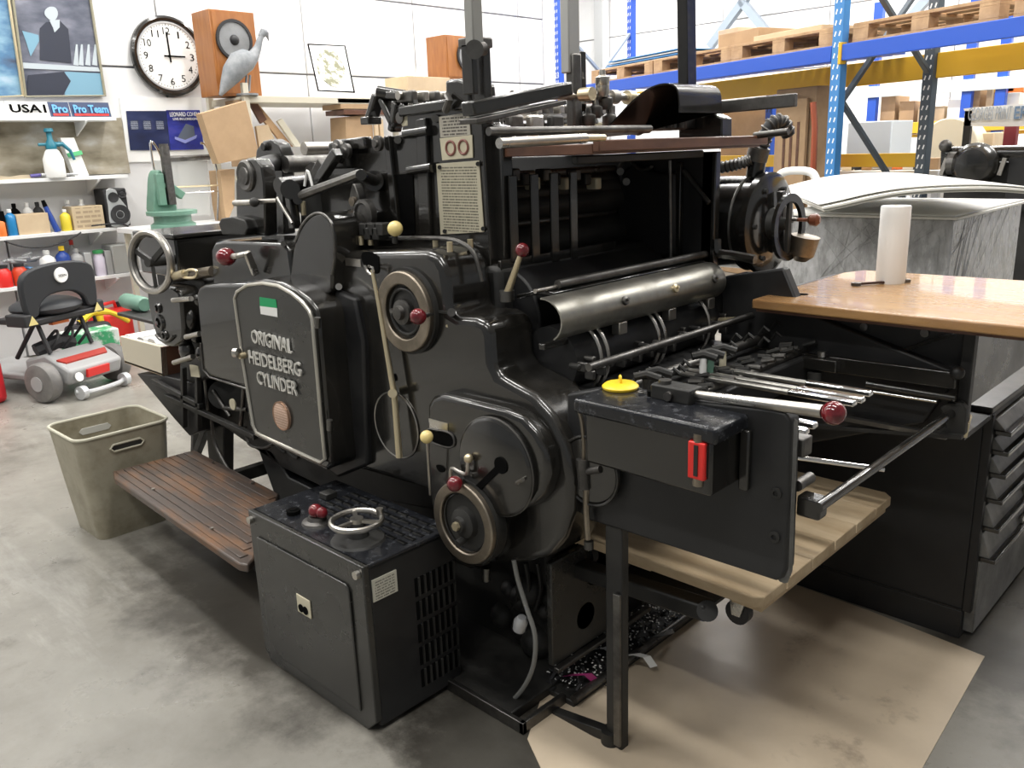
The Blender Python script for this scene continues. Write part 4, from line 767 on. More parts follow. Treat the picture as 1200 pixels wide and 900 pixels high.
# clamp with box beam, rails, gripper shafts -------------------------------
part('beam_clamp', exy([(521, 94), (536, 92), (549, 97), (552, 128), (530, 131), (522, 115)], YN-.02, YN+.08), BLK, .008); part('clamp_screw', MB().tube([PY(522, 130, YN-.03), PY(527, 117, YN-.04), PY(524, 112, YN-.03)], .010), DST)
xb = -1.53; a = PX(548, 128, xb); b = PX(664, 104, xb); part('box_beam', MB().bar(a, b, .045, .034), BLK, .005)
part('box_beam', MB().bar(a+V((0, 0, -.028)), a.lerp(b, .9)+V((0, 0, -.03)), .06, .012), DST, .002)
xs_ = -1.6; a = PX(600, 111, xs_); b = PX(815, 116, xs_); part('chrome_rod', MB().cyl(a, b, .011), STL)
for u in (672, 683, 702, 722): q = a.lerp(b, (u-600)/215); part('rod_collar', MB().cyl(q, q+V((0, .03, 0)), .02), [STL, BRS][u == 722])
xr = -2.0
for (a, b, n_) in ((PX(466, 112, xr), PX(545, 114, xr), 6), (PX(570, 128, xr), PX(712, 128, xr), 11)):
    part('gripper_shaft', MB().cyl(a, b, .012), STL); part('gripper_shaft', MB().cyl(a-V((0, 0, .06)), b-V((0, 0, .06)), .016), DST)
    for i in range(n_):
        q = a.lerp(b, (i+.5)/n_); gk = part('gripper', MB().box(q.x-.02, q.x+.05, q.y-.012, q.y+.012, q.z-.02, q.z+.012), STL if i % 2 else DST, .005); obj('finger', MB().bar(q+V((.04, 0, 0)), q+V((.06, 0, -.05)), .015, .008), DBL, gk); part('gripper_foot', MB().box(q.x, q.x+.03, q.y-.016, q.y+.016, q.z-.085, q.z-.045), CRM if i % 3 == 0 else DST, .004)
part('white_rail', MB().bar(PX(572, 138, -1.95), PX(665, 137, -1.95), .02, .02), STL)
for i in range(5): q = PX(583+i*24, 146, -1.9); part('sucker_block', MB().box(q.x-.03, q.x, q.y-.03, q.y+.03, q.z-.03, q.z+.03), [DBL, DST, STL][i % 3], .008)
# uprights of the pile hoist
def post(u0, u1, v0, v1, x, m, name='hoist_rail', t_=.03, top=-35):
    a = PX(u0, v0, x); b = PX(u1, v0, x); zt_ = PX((u0+u1)/2, top, x).z; zb_ = PX(u0, v1, x).z; return part(name, MB().box(x-t_, x, a.y, b.y, zb_, zt_), m, .003)
post(555, 567, 50, 52, -1.6, mat('grey_rail', (.33, .33, .31), .4, .4), top=-40)
q0 = PX(552, 50, -1.62); part('rail_bracket', MB().box(-1.66, -1.62, PX(553, 60, -1.62).y, PX(559, 60, -1.62).y, PX(553, 110, -1.62).z, q0.z), BLK, .003); part('rail_bracket', MB().box(-1.66, -1.62, PX(566, 60, -1.62).y, PX(575, 60, -1.62).y, PX(570, 145, -1.62).z, q0.z), BLK, .003)
part('rail_clamp', MB().cyl(PX(552, 60, -1.6), PX(567, 57, -1.6), .016), DST); part('clamp_knob', MB().cyl(PX(556, 58, -1.6), PX(556, 58, -1.56), .022), DST); part('bracket_cap', MB().box(-1.67, -1.61, PX(553, 60, -1.62).y, PX(575, 60, -1.62).y, q0.z-.01, q0.z+.015), DST, .004)
post(667, 680, 80, 85, -1.6, mat('pale_rail', (.5, .5, .48), .35, .5), top=-60)
part('rail_guide', MB().box(-1.62, -1.59, PX(669, 90, -1.6).y, PX(679, 90, -1.6).y, PX(670, 158, -1.6).z, PX(670, 62, -1.6).z), DST, .006); post(681, 687, 62, 160, -1.62, BLK, top=60); 
q = PX(681, 111, -1.58); part('knurled_knob', MB().cyl(q, q+V((.04, 0, 0)), .018), BRS)
for u, v in ((706, 95), (706, 105), (710, 120), (714, 140), (698, 130), (690, 140)): q = PX(u, v, -1.58); part('feeder_fitting', MB().lathe(q-V((0, 0, .02)), (0, 0, 1), [(.014, 0), (.02, .01), (.02, .03), (.01, .036), (.008, .05)], 14), DST if u != 706 else STL)
part('feeder_arm', MB().bar(PX(713, 112, -1.58), PX(714, 145, -1.58), .014, .01), STL)
a = PY(806, 98, YR); part('hoist_post', MB().bar((a.x, YR+.0, a.z-.05), PY(800, -40, YR)+V((0, 0, .3)), .035, .05, up=(0, 1, 0)), BLK, .003)
# ------------------------------------------------ feed board and top rails
zb = 1.503; xb0 = -1.36
xb0 = -1.335; fb = part('feed_board', MB().box(-2.0, xb0, YN+.04, 2.49, zb-.022, zb+.004), WDB, .003); obj('board_edge', MB().box(xb0, xb0+.02, YN+.04, 2.5, zb-.016, zb+.012), WDB, fb, bevel=.003)
part('board_underframe', MB().box(xb0-.1, xb0-.08, YN+.08, 2.3, zb-.045, zb-.024), DBL, .004)
a = PX(585, 168, -1.3); b = PX(686, 162, -1.3); part('side_lay_tube', MB().cyl(a, b, .011), STL); part('side_lay_tube', MB().cyl(a+V((-.03, 0, .025)), b+V((-.03, .3, .02)), .009), DST); part('brass_tip', MB().cyl(b, b+V((0, .07, .0)), .008), BRS)
a = PY(884, 159, 2.44); part('board_rod', MB().cyl(a, PY(924, 154, 2.44), .010), DST)
a = PY(756, 134, YR); part('long_rail', MB().bar(PY(740, 136, YR-.05), PY(933, 117, YR-.05), .02, .035), DST, .003); part('long_rail', MB().bar(PY(704, 158, YR-.1), PY(760, 153, YR-.1), .02, .015), DST, .002)
part('rail_block', exy([(755, 138), (804, 128), (804, 152), (755, 154)], YR-.05, YR+.02), DST, .006); part('rail_block', exy([(800, 110), (820, 105), (822, 133), (806, 134)], YR-.08, YR+.02), BLK, .006)
part('rail_block', exy([(795, 142), (835, 133), (846, 138), (846, 170), (795, 170)], YR, YR+.06), BLK, .005)
for u in (762, 778, 790): part('stud', MB().cyl(PY(u, 135, YR-.06), PY(u, 150, YR-.06), .01), BLK)
q = PY(826, 122, YR); part('round_cap', MB().sph(q, .022, 14), BLK); q = PY(748, 147, 2.2); part('cam_disc', MB().lathe(q, (0, -1, 0), [(.03, 0), (.028, .02), (.01, .022)], 20), DST)
# curved black hood
hl = sm([PY(u, v, 2.0) for u, v in ((706, 156), (722, 140), (740, 121), (757, 107), (773, 100), (786, 100), (793, 106), (795, 120), (795, 132))], 4, False)
part('curved_hood', MB().sheet(hl, (0, .21, 0), .004), BLK)
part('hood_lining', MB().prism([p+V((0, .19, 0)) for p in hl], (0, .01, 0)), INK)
# ------------------------------------------------ far side plate, inner frame
part('far_side_plate', MB().box(-2.6, -1.40, YR, YR+.04, .3, zb-.03), CHD, .004)
part('far_post', MB().box(-1.44, -1.392, YR, YR+.03, 1.1, zb-.03), BLK, .004)
part('far_side_plate', MB().prism([(-1.36, YR, 1.10), (-1.36, YR, .5), (-.74, YR, .75), (-.66, YR, .9), (-1.1, YR, 1.02), (-1.16, YR, 1.14)], (0, .04, 0)), CHD, .006)
part('frame_foot', MB().tube(sm([PY(840, 280, YR-.02), PY(842, 296, YR-.02), PY(858, 299, YR-.02), PY(885, 304, YR-.02)], 4, False), .014), BLK)
cf = PY(884, 310, 2.36)
part('inner_casting', exy([(730, 200), (742, 190), (752, 196), (768, 203), (790, 202), (790, 300), (722, 300), (722, 220)], YR-.03, YR), CHD, .01)
part('casting_edge', MB().tube(sm([PY(u, v, YR-.03) for u, v in ((724, 205), (728, 192), (738, 188), (744, 194), (752, 199), (762, 197), (764, 194))], 3, False), .006), DST)
for u, v in ((727, 201), (734, 213)): part('frame_bolt', MB().cyl(PY(u, v, YR-.03), PY(u, v, YR-.045), .012, n=12), DST)
part('frame_rod', MB().cyl(PY(785, 188, YR-.1), PY(786, 318, YR-.1), .005), DST); part('brace', MB().cyl(PY(801, 200, YR-.01), PY(831, 238, YR-.01), .008), DBL)
part('frame_rib', MB().box(*(lambda a, b: (a.x, b.x, YR-.02, YR, b.z, a.z))(PY(768, 205, YR), PY(776, 298, YR))), BLK, .003); part('frame_rib', MB().box(*(lambda a, b: (a.x, b.x, YR-.02, YR, b.z, a.z))(PY(796, 190, YR), PY(800, 300, YR))), BLK, .003)
# vertical guard bars
xg = -1.62
for u0, u1 in ((598, 607), (623, 632), (646, 655), (669, 677)):
    a = PX(u0, 240, xg); b = PX(u1, 240, xg); part('guard_bar', MB().box(xg-.008, xg, a.y, b.y, PX(u0, 308, xg).z+.0, zb-.07), BLK, .002)
a = PX(585, 312, xg-.01); b = PX(720, 288, xg-.01); part('guard_rail', MB().bar(a, b, .012, .03), BLK, .002)
for v, r_, m in ((203, .012, STL), (214, .022, DST), (224, .03, DBL), (240, .04, DBL), (258, .012, DST), (280, .05, DBL)):
    q = PX(640, v, -1.75); part('ink_roller', MB().cyl((-1.75, YN+.05, q.z), (-1.75, YR-.03, q.z), r_, n=20), m)
for i in range(9): q = PX(600+i*12, 204+(i % 3)*5, -1.68); part('clamp_block', MB().box(q.x-.02, q.x+.02, q.y-.014, q.y+.014, q.z-.02, q.z+.015), [DST, DBL, CRM][i % 3], .005)
part('inner_back_plate', MB().box(-2.3, -1.85, YN+.04, YR, 1.0, 1.4), CHD, .01)
# ------------------------------------------------ delivery : guard, cylinder, bars
a = PX(602, 344, -1.42); b = PX(768, 303, -1.42); part('cross_rod', MB().cyl((-1.42, YN, a.z), (-1.42, YR, a.z), .012), DST)
part('cylinder_bed', MB().cyl((-1.66, YN+.04, 1.05), (-1.66, YR-.02, 1.05), .14, n=40), CHD, .006)
gx_ = -1.27; zc = PX(700, 365, gx_).z
zc = 1.093; YS = YF+.07; lid = [(-1.53, 0, zc+.042), (-1.45, 0, zc+.062), (-1.395, 0, zc+.06)]
part('guard_lid', MB().prism([V((x, YS+.06, z)) for x, _, z in lid]+[V((x, YS+.06, z-.012)) for x, _, z in reversed(lid)], (0, YR-YS-.1, 0)), BLK, .003)
part('lid_rail', MB().cyl((-1.425, YS+.02, zc+.066), (-1.425, YR-.04, zc+.066), .006), STL)
arc = [V((-1.385+.06*math.sin(t_), YS, zc+.0+.052*math.cos(t_))) for t_ in [math.radians(a_) for a_ in range(-5, 146, 15)]]
part('silver_guard', MB().sheet(arc, (0, YR-YS-.04, 0), .004), mat('worn_silver_guard', (.42, .41, .37), .28, .9, c2=(.22, .21, .18), scale=6, r2=.5), 0, smooth=60)
for f in (.33, .62, .88):
    y = YS+(YR-YS)*f; part('guard_clip', MB().box(-1.362, -1.335, y-.018, y+.018, zc-.075, zc-.042), STL, .003); part('guard_screw', MB().lathe((-1.328, y-.01, zc+.015), (1, 0, .5), [(.012, 0), (.012, .01), (.004, .012), (.004, .02)], 12), BRS if f == .62 else DST)
part('delivery_cylinder', MB().cyl((-1.44, YS+.09, zc-.125), (-1.44, YR-.02, zc-.125), .088, n=36), CHD)
for y in (1.68, 1.71, 1.94, 1.97, 2.2):
    part('cylinder_tape', MB().tube([V((-1.42+.1*math.cos(t_), y, zc-.125+.1*math.sin(t_))) for t_ in [math.radians(a_) for a_ in range(-70, 61, 13)]], .005, 6), STL)
q = PX(760, 410, -1.24); part('delivery_bar', MB().cyl((-1.25, YF+.08, q.z), (-1.25, YR-.01, q.z), .010), DST)
part('delivery_bar', MB().box(-1.40, -1.38, YS, YR, zc-.075, zc-.06), BLK, .002)
random.seed(5)
for i in range(34):
    y = YF+.12+i*.0225; x = -1.33+random.uniform(-.025, .02); z = q.z-.035+random.uniform(-.012, .015)
    gm = MB().box(x-.014, x+.014, y-.006, y+.006, z-.012, z+.012) if i % 3 else MB().cyl((x-.014, y, z+.01), (x+.018, y, z+.01), .008, n=10); part('gripper', gm, DST if i % 4 else DBL, .003)
    if i % 2: x = -1.17+random.uniform(-.02, .02); part('gripper', MB().tube([(x, y, z-.01), (x+.015, y, z+.012), (x+.028, y+.005, z)], .005, 6), DBL)
for i in range(26):
    y = YN+.08+i*.024; x = -1.1+random.uniform(-.03, .04); part('chain_link', MB().cyl((x-.016, y, .925), (x+.02, y+.004, .93+random.uniform(-.005, .01)), .007, n=8), DBL if i % 3 else DST)
part('gripper_shaft', MB().cyl((-1.2, YN, q.z-.06), (-1.2, YR, q.z-.06), .014), DST); part('delivery_floor', MB().box(-1.5, -1.05, YN, YR, .82, .9), CHD, .006)
# delivery sticks
zs_ = .925
for (u, v, i) in ((1022, 462, 0), (1013, 469.5, 1), (1003, 473.5, 2), (957, 499.5, 3), (947, 507, 4)):
    p = PZ(u, v, zs_); s_ = part('delivery_stick', MB().bar((p.x-.015, p.y, p.z), (-1.2, p.y, p.z), .018, .012), mat('stick_metal', (.42, .41, .38), .32, .9, c2=(.28, .27, .25), scale=9), .004); obj('bright_tip', MB().bar((p.x, p.y, p.z+.001), (p.x-.16, p.y, p.z+.001), .020, .014), CHR, s_, bevel=.004)
    part('stick_post', MB().cyl((-1.12, p.y, zs_-.01), (-1.12, p.y, zs_+.05), .009), [CRM, GRN, PAP, DST, DST][i]); part('stick_hook', MB().tube([(-1.14, p.y-.02, zs_+.055), (-1.12, p.y, zs_+.06), (-1.09, p.y+.015, zs_+.05)], .010), DBL)
part('cross_rod', MB().cyl((-1.08, YN-.05, zs_-.02), (-1.08, YR, zs_-.02), .01), DST)
# ------------------------------------------------ near delivery plate, oil box, lever
YP = 1.5
pl = [(664, 462), (700, 456), (820, 471), (905, 480), (920, 484), (927, 494), (921, 668), (917, 678), (909, 681), (820, 652), (732, 623), (690, 610), (664, 590)]
part('delivery_side_plate', exy(pl, YP, YP+.04), CHD, .006, seg=3)
part('plate_trim', MB().tube([PY(u, v, YP+.02) for u, v in ((905, 480), (921, 484), (928, 494), (922, 668), (917, 679))], .012), mat('worn_edge_grey', (.17, .168, .16), .4, 0, c2=(.08, .08, .075), scale=14))
for u, v in ((910, 578), (908, 629)): part('plate_screw', MB().lathe(PY(u, v, YP), (0, -1, 0), [(.012, 0), (.012, .004), (.006, .005), (.005, .001)], 16), DBL)
fq = PY(690, 552, YP-.02); part('flange', MB().cyl(fq+V((0, .025, 0)), fq, .085, n=48), BLK, .008); part('flange_ring', MB().torus(fq, (0, 1, 0), .085, .004, 40), BLK)
B = PY(877, 486, YP); A = PX(839.5, 503, B.x); L_ = PY(675, 466, A.y); zt_ = (A.z+B.z)/2
ob = part('oil_box', MB().box(PY(684, 520, A.y).x, B.x-.012, A.y+.006, YP, PY(813, 579, A.y).z, zt_-.02), BLK, .006)
obj('lid', MB().box(L_.x-.01, B.x, A.y, YP+.035, zt_-.035, zt_), WBL, ob, bevel=.008, seg=3)
obj('bracket', MB().box(B.x-.01, B.x+.012, YP-.015, YP, zt_-.16, zt_-.03), BLK, ob, bevel=.004)
q = PY(815, 540, A.y); gz = q.z; gx2 = q.x+.022;  gb = part('red_gauge', MB().box(gx2-.038, gx2, A.y-.004, A.y+.02, gz-.038, gz+.04), REDP, .003)
obj('glass_slot', MB().box(gx2-.023, gx2-.014, A.y-.006, A.y-.003, gz-.03, gz+.034), DBL, gb); obj('gauge_slot', MB().box(gx2-.001, gx2+.002, A.y+.004, A.y+.012, gz-.03, gz+.034), DBL, gb)
for dz in (-.045, .047): obj('brass_end', MB().cyl((gx2-.019, A.y+.008, gz+dz-.008), (gx2-.019, A.y+.008, gz+dz+.008), .012), BRZ, gb)
q = PZ(727, 455, zt_); yc = part('yellow_cap', MB().lathe(q, (0, 0, 1), [(.04, 0), (.042, .006), (.035, .012), (.012, .014)], 30), YLW, .001); obj('cap_ring', MB().torus(q+V((0, 0, .02)), (1, 1, 0), .009, .003, 16, 6), YLW, yc)
q = PZ(763, 464, zt_); part('lid_screw', MB().cyl(q, q+V((0, 0, .012)), .009), INK)
for u, v in ((745, 456), (752, 461)): q = PZ(u, v, zt_); part('cap_chain', MB().torus(q+V((0, 0, .004)), (0, 0, 1), .007, .002, 12, 5), DST)
q = PZ(800, 470, zt_); cb = part('lever_clamp', MB().box(q.x-.07, q.x+.03, q.y-.02, q.y+.03, q.z-.002, q.z+.032), DBL, .004); obj('bolt', MB().cyl((q.x-.045, q.y, q.z+.03), (q.x-.045, q.y, q.z+.04), .014), DST, cb); obj('bolt', MB().cyl((q.x-.02, q.y-.02, q.z+.013), (q.x-.02, q.y-.03, q.z+.013), .01), DST, cb)
a = V((q.x+.02, q.y+.005, q.z+.018)); 
dkn = PY(977, 484, q.y+.005); lv = part('hand_lever', MB().tube([a, a.lerp(dkn, .93)], [.009, .013], 14), STL); obj('red_ball', MB().sph(dkn, .023, 20), RED, lv)
part('thin_rod', MB().cyl(PY(818, 470, YP+.03), PY(925, 484, YP+.03), .005), STL)
part('thin_pipe', MB().tube(sm([PY(u, v, YP-.02) for u, v in ((678, 480), (682, 495), (684, 520), (684, 545), (687, 560), (687, 600), (689, 632))], 3, False), [.005]*12+[.008]*7), BRZ); part('pipe_valve', MB().cyl(PY(683, 538, YP-.02), PY(685, 572, YP-.02), .016), DST); part('pipe_branch', MB().cyl(PY(684, 553, YP-.02), PY(704, 550, YP-.02), .009), DST)
part('pipe_foot', MB().lathe(PY(690, 634, YP-.02), (0, 0, -1), [(.012, 0), (.012, .02), (.006, .022)], 12), DST)
# end rod and far bracket
nx = -.665; zr = .797
part('end_rod', MB().cyl((nx, YP+.03, zr), (nx, 2.32, zr-.0), .011), BLK); part('rod_socket', MB().box(nx-.05, nx+.0, YP+.04, YP+.08, zr-.035, zr+.01), BLK, .006); part('rod_socket', MB().cyl((nx-.05, YP+.04, zr+.03), (nx-.05, YP+.1, zr+.03), .012), DST)
part('chrome_block', MB().box(nx-.09, nx-.04, YP+.04, YP+.08, zr+.09, zr+.13), DST, .004)
part('thin_rod', MB().cyl(PY(862, 526, 1.7), PY(1036, 550, 1.9), .006), CHR)
br = part('end_bracket', exy([(1101, 478), (1110, 472), (1126, 472), (1132, 480), (1130, 510), (1122, 515), (1095, 508), (1108, 500)], 2.31, 2.34), DBL, .005); 
part('side_rail', MB().bar(PY(858, 411, 2.3), PY(1121, 446, 2.3), .016, .045), BLK, .003); part('rail_slider', MB().box(*(lambda a, b: (a.x, b.x, 2.26, 2.31, b.z, a.z))(PY(942, 417, 2.27), PY(981, 437, 2.27))), BLK, .003)
part('slider_screw', MB().cyl(PY(963, 418, 2.28), PY(963, 412, 2.28), .012), STL); part('slider_foot', MB().cyl(PY(955, 436, 2.27), PY(955, 445, 2.27), .02), DBL); part('rail_end', MB().sph(PY(1122, 437, 2.3), .018), DBL)
part('side_rail', MB().cyl(PY(1016, 450, 2.3), PY(1120, 467, 2.3), .010), BLK); part('side_rail', MB().bar(PY(990, 490, 2.3), PY(1110, 512, 2.3), .02, .012), DST); part('thin_rod', MB().cyl(PY(1016, 458, 2.28), PY(1098, 471, 2.28), .004), CHR)
part('lower_rail', MB().bar(PY(860, 412+80, 2.3), PY(1128, 512, 2.3), .02, .01), DBL)
part('bracket_lever', MB().tube([PY(1136, 488, 2.4), PY(1133, 498, 2.35), PY(1130, 512, 2.35)], .007), BRS)
part('small_handle', MB().cyl(PY(843, 376, 2.3), PY(862, 375, 2.3), .010), BRS)
# ------------------------------------------------ leg, lift fork, waste tray
lx = PY(719, 880, 1.5).x
part('leg', MB().box(lx-.028, lx+.022, 1.506, 1.536, 0, .655), DBL, .004); part('leg_edge', MB().box(lx+.004, lx+.024, 1.494, 1.502, .02, .45), DST, .001); part('foot_bar', MB().bar((lx-.02, 1.515, .025), PY(643, 834, 1.515), .03, .03), DBL, .003); part('leg_foot', MB().cyl((lx-.02, 1.515, 0), (lx-.02, 1.515, .04), .026), DBL)
a = PY(660, 640+8, 1.75); b = PY(832, 712, 1.68)
part('lift_fork', MB().bar(PY(655, 658, 1.68), PY(832, 716, 1.68), .05, .045), DBL, .006); part('fork_end', MB().cyl(PY(829, 716, 1.66), PY(829, 716, 1.71), .026), DBL)
part('fork_plate', MB().bar(PY(700, 655, 1.9), PY(842, 705, 1.9), .2, .014), CHD, .004)
gpx = PX(655, 725, -1.42); part('grey_panel', MB().box(-1.42, -1.40, 1.555, 1.86, .105, .42), CAB, .004); part('panel_ledge', MB().box(-1.40, -1.38, 1.555, 2.0, .09, .104), DST, .003)
ty0 = PZ(655, 832, .03); ty1 = PZ(838, 690, .03)
part('waste_tray', MB().box(-1.5, ty0.x, 1.56, 2.2, .0, .02), DBL, .004); part('tray_lip', MB().cyl((ty0.x, 1.56, .03), (ty0.x, 2.2, .03), .012), DST)
cf = MB(); random.seed(3)
for i in range(300):
    x = random.uniform(-1.46, ty0.x-.02); y = random.uniform(1.58, 2.18); z = .024+random.random()*.03; r_ = random.uniform(.0015, .004); t1 = random.uniform(-.6, .6)
    cf.cyl((x, y, z), (x+.001*t1, y+.001*t1, z+.001), r_, n=7)
o = obj('paper_punchings', cf, PAP, None, smooth=0, kind='stuff'); tag(o, 'scattered white paper punchings lying in the waste tray under the press', 'paper')
cf = MB()
for i in range(260):
    x = random.uniform(-1.47, ty0.x); y = random.uniform(1.57, 2.19); a_ = random.uniform(0, 6.3); l_ = random.uniform(.01, .04); cf.bar((x, y, .022+random.random()*.015), (x+l_*math.cos(a_), y+l_*math.sin(a_), .022+random.random()*.025), random.uniform(.002, .009), .001)
tag(obj('black_waste', cf, RUB, None, smooth=0, kind='stuff'), 'dark grimy off-cuts heaped in the waste tray under the press', 'waste')
for i, (u, v, a_, m, l) in enumerate(((695, 762, 1.2, PLG, 'bent grey paper strip leaning in the waste tray beside the leg'), (742, 768, .3, PAP, 'small pale paper scrap right of the black leg'), (778, 745, 2.0, PLG, 'crumpled grey strip at the far end of the waste tray'), (672, 792, .8, PNK, 'magenta scrap in the waste tray'))):
    p = PZ(u, v, .06); o = obj('paper_strip', MB().sheet([p+V((-.04, 0, -.02)), p, p+V((.03*math.cos(a_), .03*math.sin(a_), .0)), p+V((.05*math.cos(a_), .06*math.sin(a_), -.03))], (.01, .022, 0), .001), m, None); tag(o, l, 'paper')
for (y, z, r_) in ((1.75, .33, .05), (1.9, .28, .06), (1.7, .2, .04)): part('chain_wheel', MB().cyl((-1.46, y, z), (-1.40, y, z), r_, n=18), DBL)
for i, (u, v) in enumerate(((598, 690), (612, 700), (625, 690), (640, 715), (615, 735), (630, 750), (646, 700), (590, 720))): part('casting_lump', MB().sph(PY(u, v, 1.66), .03+.012*(i % 3), 12), DBL)
for u in (604, 616, 630, 644): part('hose', MB().tube(sm([PY(u, 660, 1.62), PY(u+4, 690, 1.62), PY(u-3, 715, 1.63)], 4, False), .007), DBL)
q = PY(608, 730, 1.5); part('plug', MB().lathe(q+V((0, 0, -.02)), (.3, 0, 1), [(.018, 0), (.02, .03), (.012, .045)], 16), SILV)
cable = MB().tube(sm([PY(u, v, 1.46) for u, v in ((602, 656), (607, 680), (617, 712), (627, 745), (625, 780), (612, 808), (593, 826), (574, 831), (556, 818), (541, 795), (538, 784))], 4, False), .0065, 8)
tag(obj('power_cable', cable, mat('grey_cable', (.2, .2, .19), .5), None), 'grey cable hanging in a loop between press and motor cabinet', 'cable')
# ------------------------------------------------ drum on the far side
ya = 2.56; da = PY(905, 262, ya); r_ = .148
dm = part('side_drum', MB().lathe((-1.75, ya, da.z), (1, 0, 0), [(r_-.01, 0), (r_, .01), (r_, da.x+1.75-.03), (r_+.012, da.x+1.75-.028), (r_+.012, da.x+1.75-.008), (r_-.004, da.x+1.75)], 48), BLK)
obj('drum_band', MB().torus((da.x-.07, ya, da.z), (1, 0, 0), r_, .005, 44), DST, dm)
for a_ in range(0, 360, 60): obj('cap_bolt', MB().cyl((da.x, ya+.12*math.cos(math.radians(a_)), da.z+.12*math.sin(math.radians(a_))), (da.x+.01, ya+.12*math.cos(math.radians(a_)), da.z+.12*math.sin(math.radians(a_))), .008, n=8), DBL, dm)
obj('hub', MB().lathe((da.x, ya, da.z), (1, 0, 0), [(.05, 0), (.045, .02), (.02, .03), (.018, .05)], 20), DBL, dm); obj('key_piece', MB().bar((da.x+.02, ya+.01, da.z+.1), (da.x+.02, ya+.04, da.z-.1), .02, .02), DST, dm)
part('drum_disc', MB().ring((da.x+.05, ya-.0, da.z-.01), (1, 0, 0), .105, .08, .012, 36), BLK); part('disc_spoke', MB().box(da.x+.05, da.x+.06, ya-.01, ya+.01, da.z-.1, da.z+.09), DBL)
q = V((da.x+.06, ya+.05, da.z+.01)); wk = part('wooden_grip', MB().lathe(q, (1, .2, 0), [(.006, 0), (.006, .03), (.018, .04), (.02, .06), (.01, .07)], 14), mat('grip_wood', (.18, .06, .03), .3)); part('grip_pin', MB().cyl((da.x+.02, ya+.05, da.z+.01), q, .006), STL)
part('copper_cup', MB().lathe((da.x+.07, ya+.06, da.z-.12), (.2, 0, 1), [(.02, 0), (.04, .02), (.045, .08)], 24), BRZ)
part('hose_socket', MB().cyl((da.x-.07, ya, da.z+.13), (da.x-.06, ya, da.z+.2), .028), BLK); part('hose_collar', MB().cyl((da.x-.065, ya, da.z+.195), (da.x-.055, ya, da.z+.235), .034), DST)
hp = sm([(da.x-.055, ya, da.z+.23), (da.x-.04, ya, da.z+.26), (da.x-.02, ya, da.z+.3), (da.x+.0, ya+.03, da.z+.31), (da.x+.01, ya+.06, da.z+.27)], 3, False)
hs = part('ribbed_hose', MB().tube(hp, .021, 12), RUB)
for p_, q_ in zip(hp, hp[1:]): obj('hose_rib', MB().torus(p_, q_-p_, .022, .004, 14, 5), DST, hs)
hp = sm([(da.x-.07, ya-.02, da.z+.2), (da.x-.12, ya-.03, da.z+.185), (da.x-.2, ya-.04, da.z+.175), (da.x-.32, ya-.04, da.z+.19)], 5, False); hs = part('ribbed_hose', MB().tube(hp, .017, 10), PLG)
for p_, q_ in zip(hp, hp[1:]): obj('hose_rib', MB().torus(p_, q_-p_, .0175, .003, 12, 5), DST, hs)
part('drum_bracket', MB().box(da.x-.1, da.x+.02, ya-.22, ya+.02, da.z-.28, da.z-.16), DBL, .01); part('drum_stand', MB().box(-1.32, -1.22, 2.36, 2.44, .5, 1.1), DBL, .006)
part('far_base', MB().box(-2.6, -1.6, YR+.04, 2.7, 0, 1.1), DBL, .02)

# ================================================================= MOTOR CABINET
mx0, mx1, my0, my1, mz = -2.215, -1.652, 1.125, 1.44, .497
mc_ = thing('motor_cabinet', 'charcoal motor cabinet with handwheel on top in front of the press', 'cabinet', ((mx0+mx1)/2, (my0+my1)/2, 0))
obj('body', MB().box(mx0+.01, mx1-.004, my0+.02, my1, .015, mz-.012), CHD, mc_, bevel=.006); obj('top_panel', MB().box(mx0, mx1, my0+.01, my1, mz-.014, mz), WBL, mc_, bevel=.005)
fd = obj('front_panel', MB().prism([(mx0, my0, .03), (mx0+.03, my0, .0), (mx1-.04, my0, .0), (mx1, my0, .04), (mx1, my0, mz), (mx0, my0, mz)], (0, .022, 0)), CAB, mc_, bevel=.004, seg=3)
obj('raised_panel', MB().prism([(mx0+.045, my0, .05), (mx1-.06, my0, .05), (mx1-.06, my0, mz-.085), (mx1-.075, my0, mz-.07), (mx0+.045, my0, mz-.07)], (0, -.007, 0)), CAB, fd, bevel=.006, seg=3)
for x in (mx0+.018, mx1-.02): obj('corner_knob', MB().cyl((x, my0, mz-.025), (x, my0-.012, mz-.025), .011), STL, fd)
q = PY(356, 711, my0-.01); sw = obj('switch_plate', MB().box(q.x-.034, q.x+.034, my0-.011, my0-.007, q.z-.027, q.z+.03), CRM, mc_, bevel=.002); obj('switch_slot', MB().cyl((q.x-.012, my0-.010, q.z-.008), (q.x-.012, my0-.014, q.z-.008), .012), INK, sw); obj('switch_slot', MB().cyl((q.x+.01, my0-.010, q.z-.008), (q.x+.01, my0-.014, q.z-.008), .012), INK, sw)
a = PX(436, 681, mx1); b = PX(467, 697, mx1)
obj('paper_label', MB().box(mx1-.004, mx1-.001, a.y, b.y, a.z-.062, a.z), printed('label_print', (.55, .53, .45), (.2, .19, .16), 8, horiz='Y', dens=16), mc_)
lt = obj('louvre_bar', MB().box(-2.04, -2.01, 1.3, 1.312, mz, mz+.005), DBL, mc_)
for i in range(9):
    for j in range(5):
        x = mx0+.14+i*.046; y = my1-.03-j*.030
        if y < my0+.17 and i < 9 and x < -1.75: pass
        o = obj('louvre_slot', MB().box(x, x+.036, y-.012, y, mz-.001, mz+.0012), INK, mc_, smooth=0); 
        obj('louvre_lip', MB().box(x, x+.036, y-.015, y-.012, mz-.001, mz+.004), DBL, mc_, smooth=0)
bpy.data.objects.remove(lt)
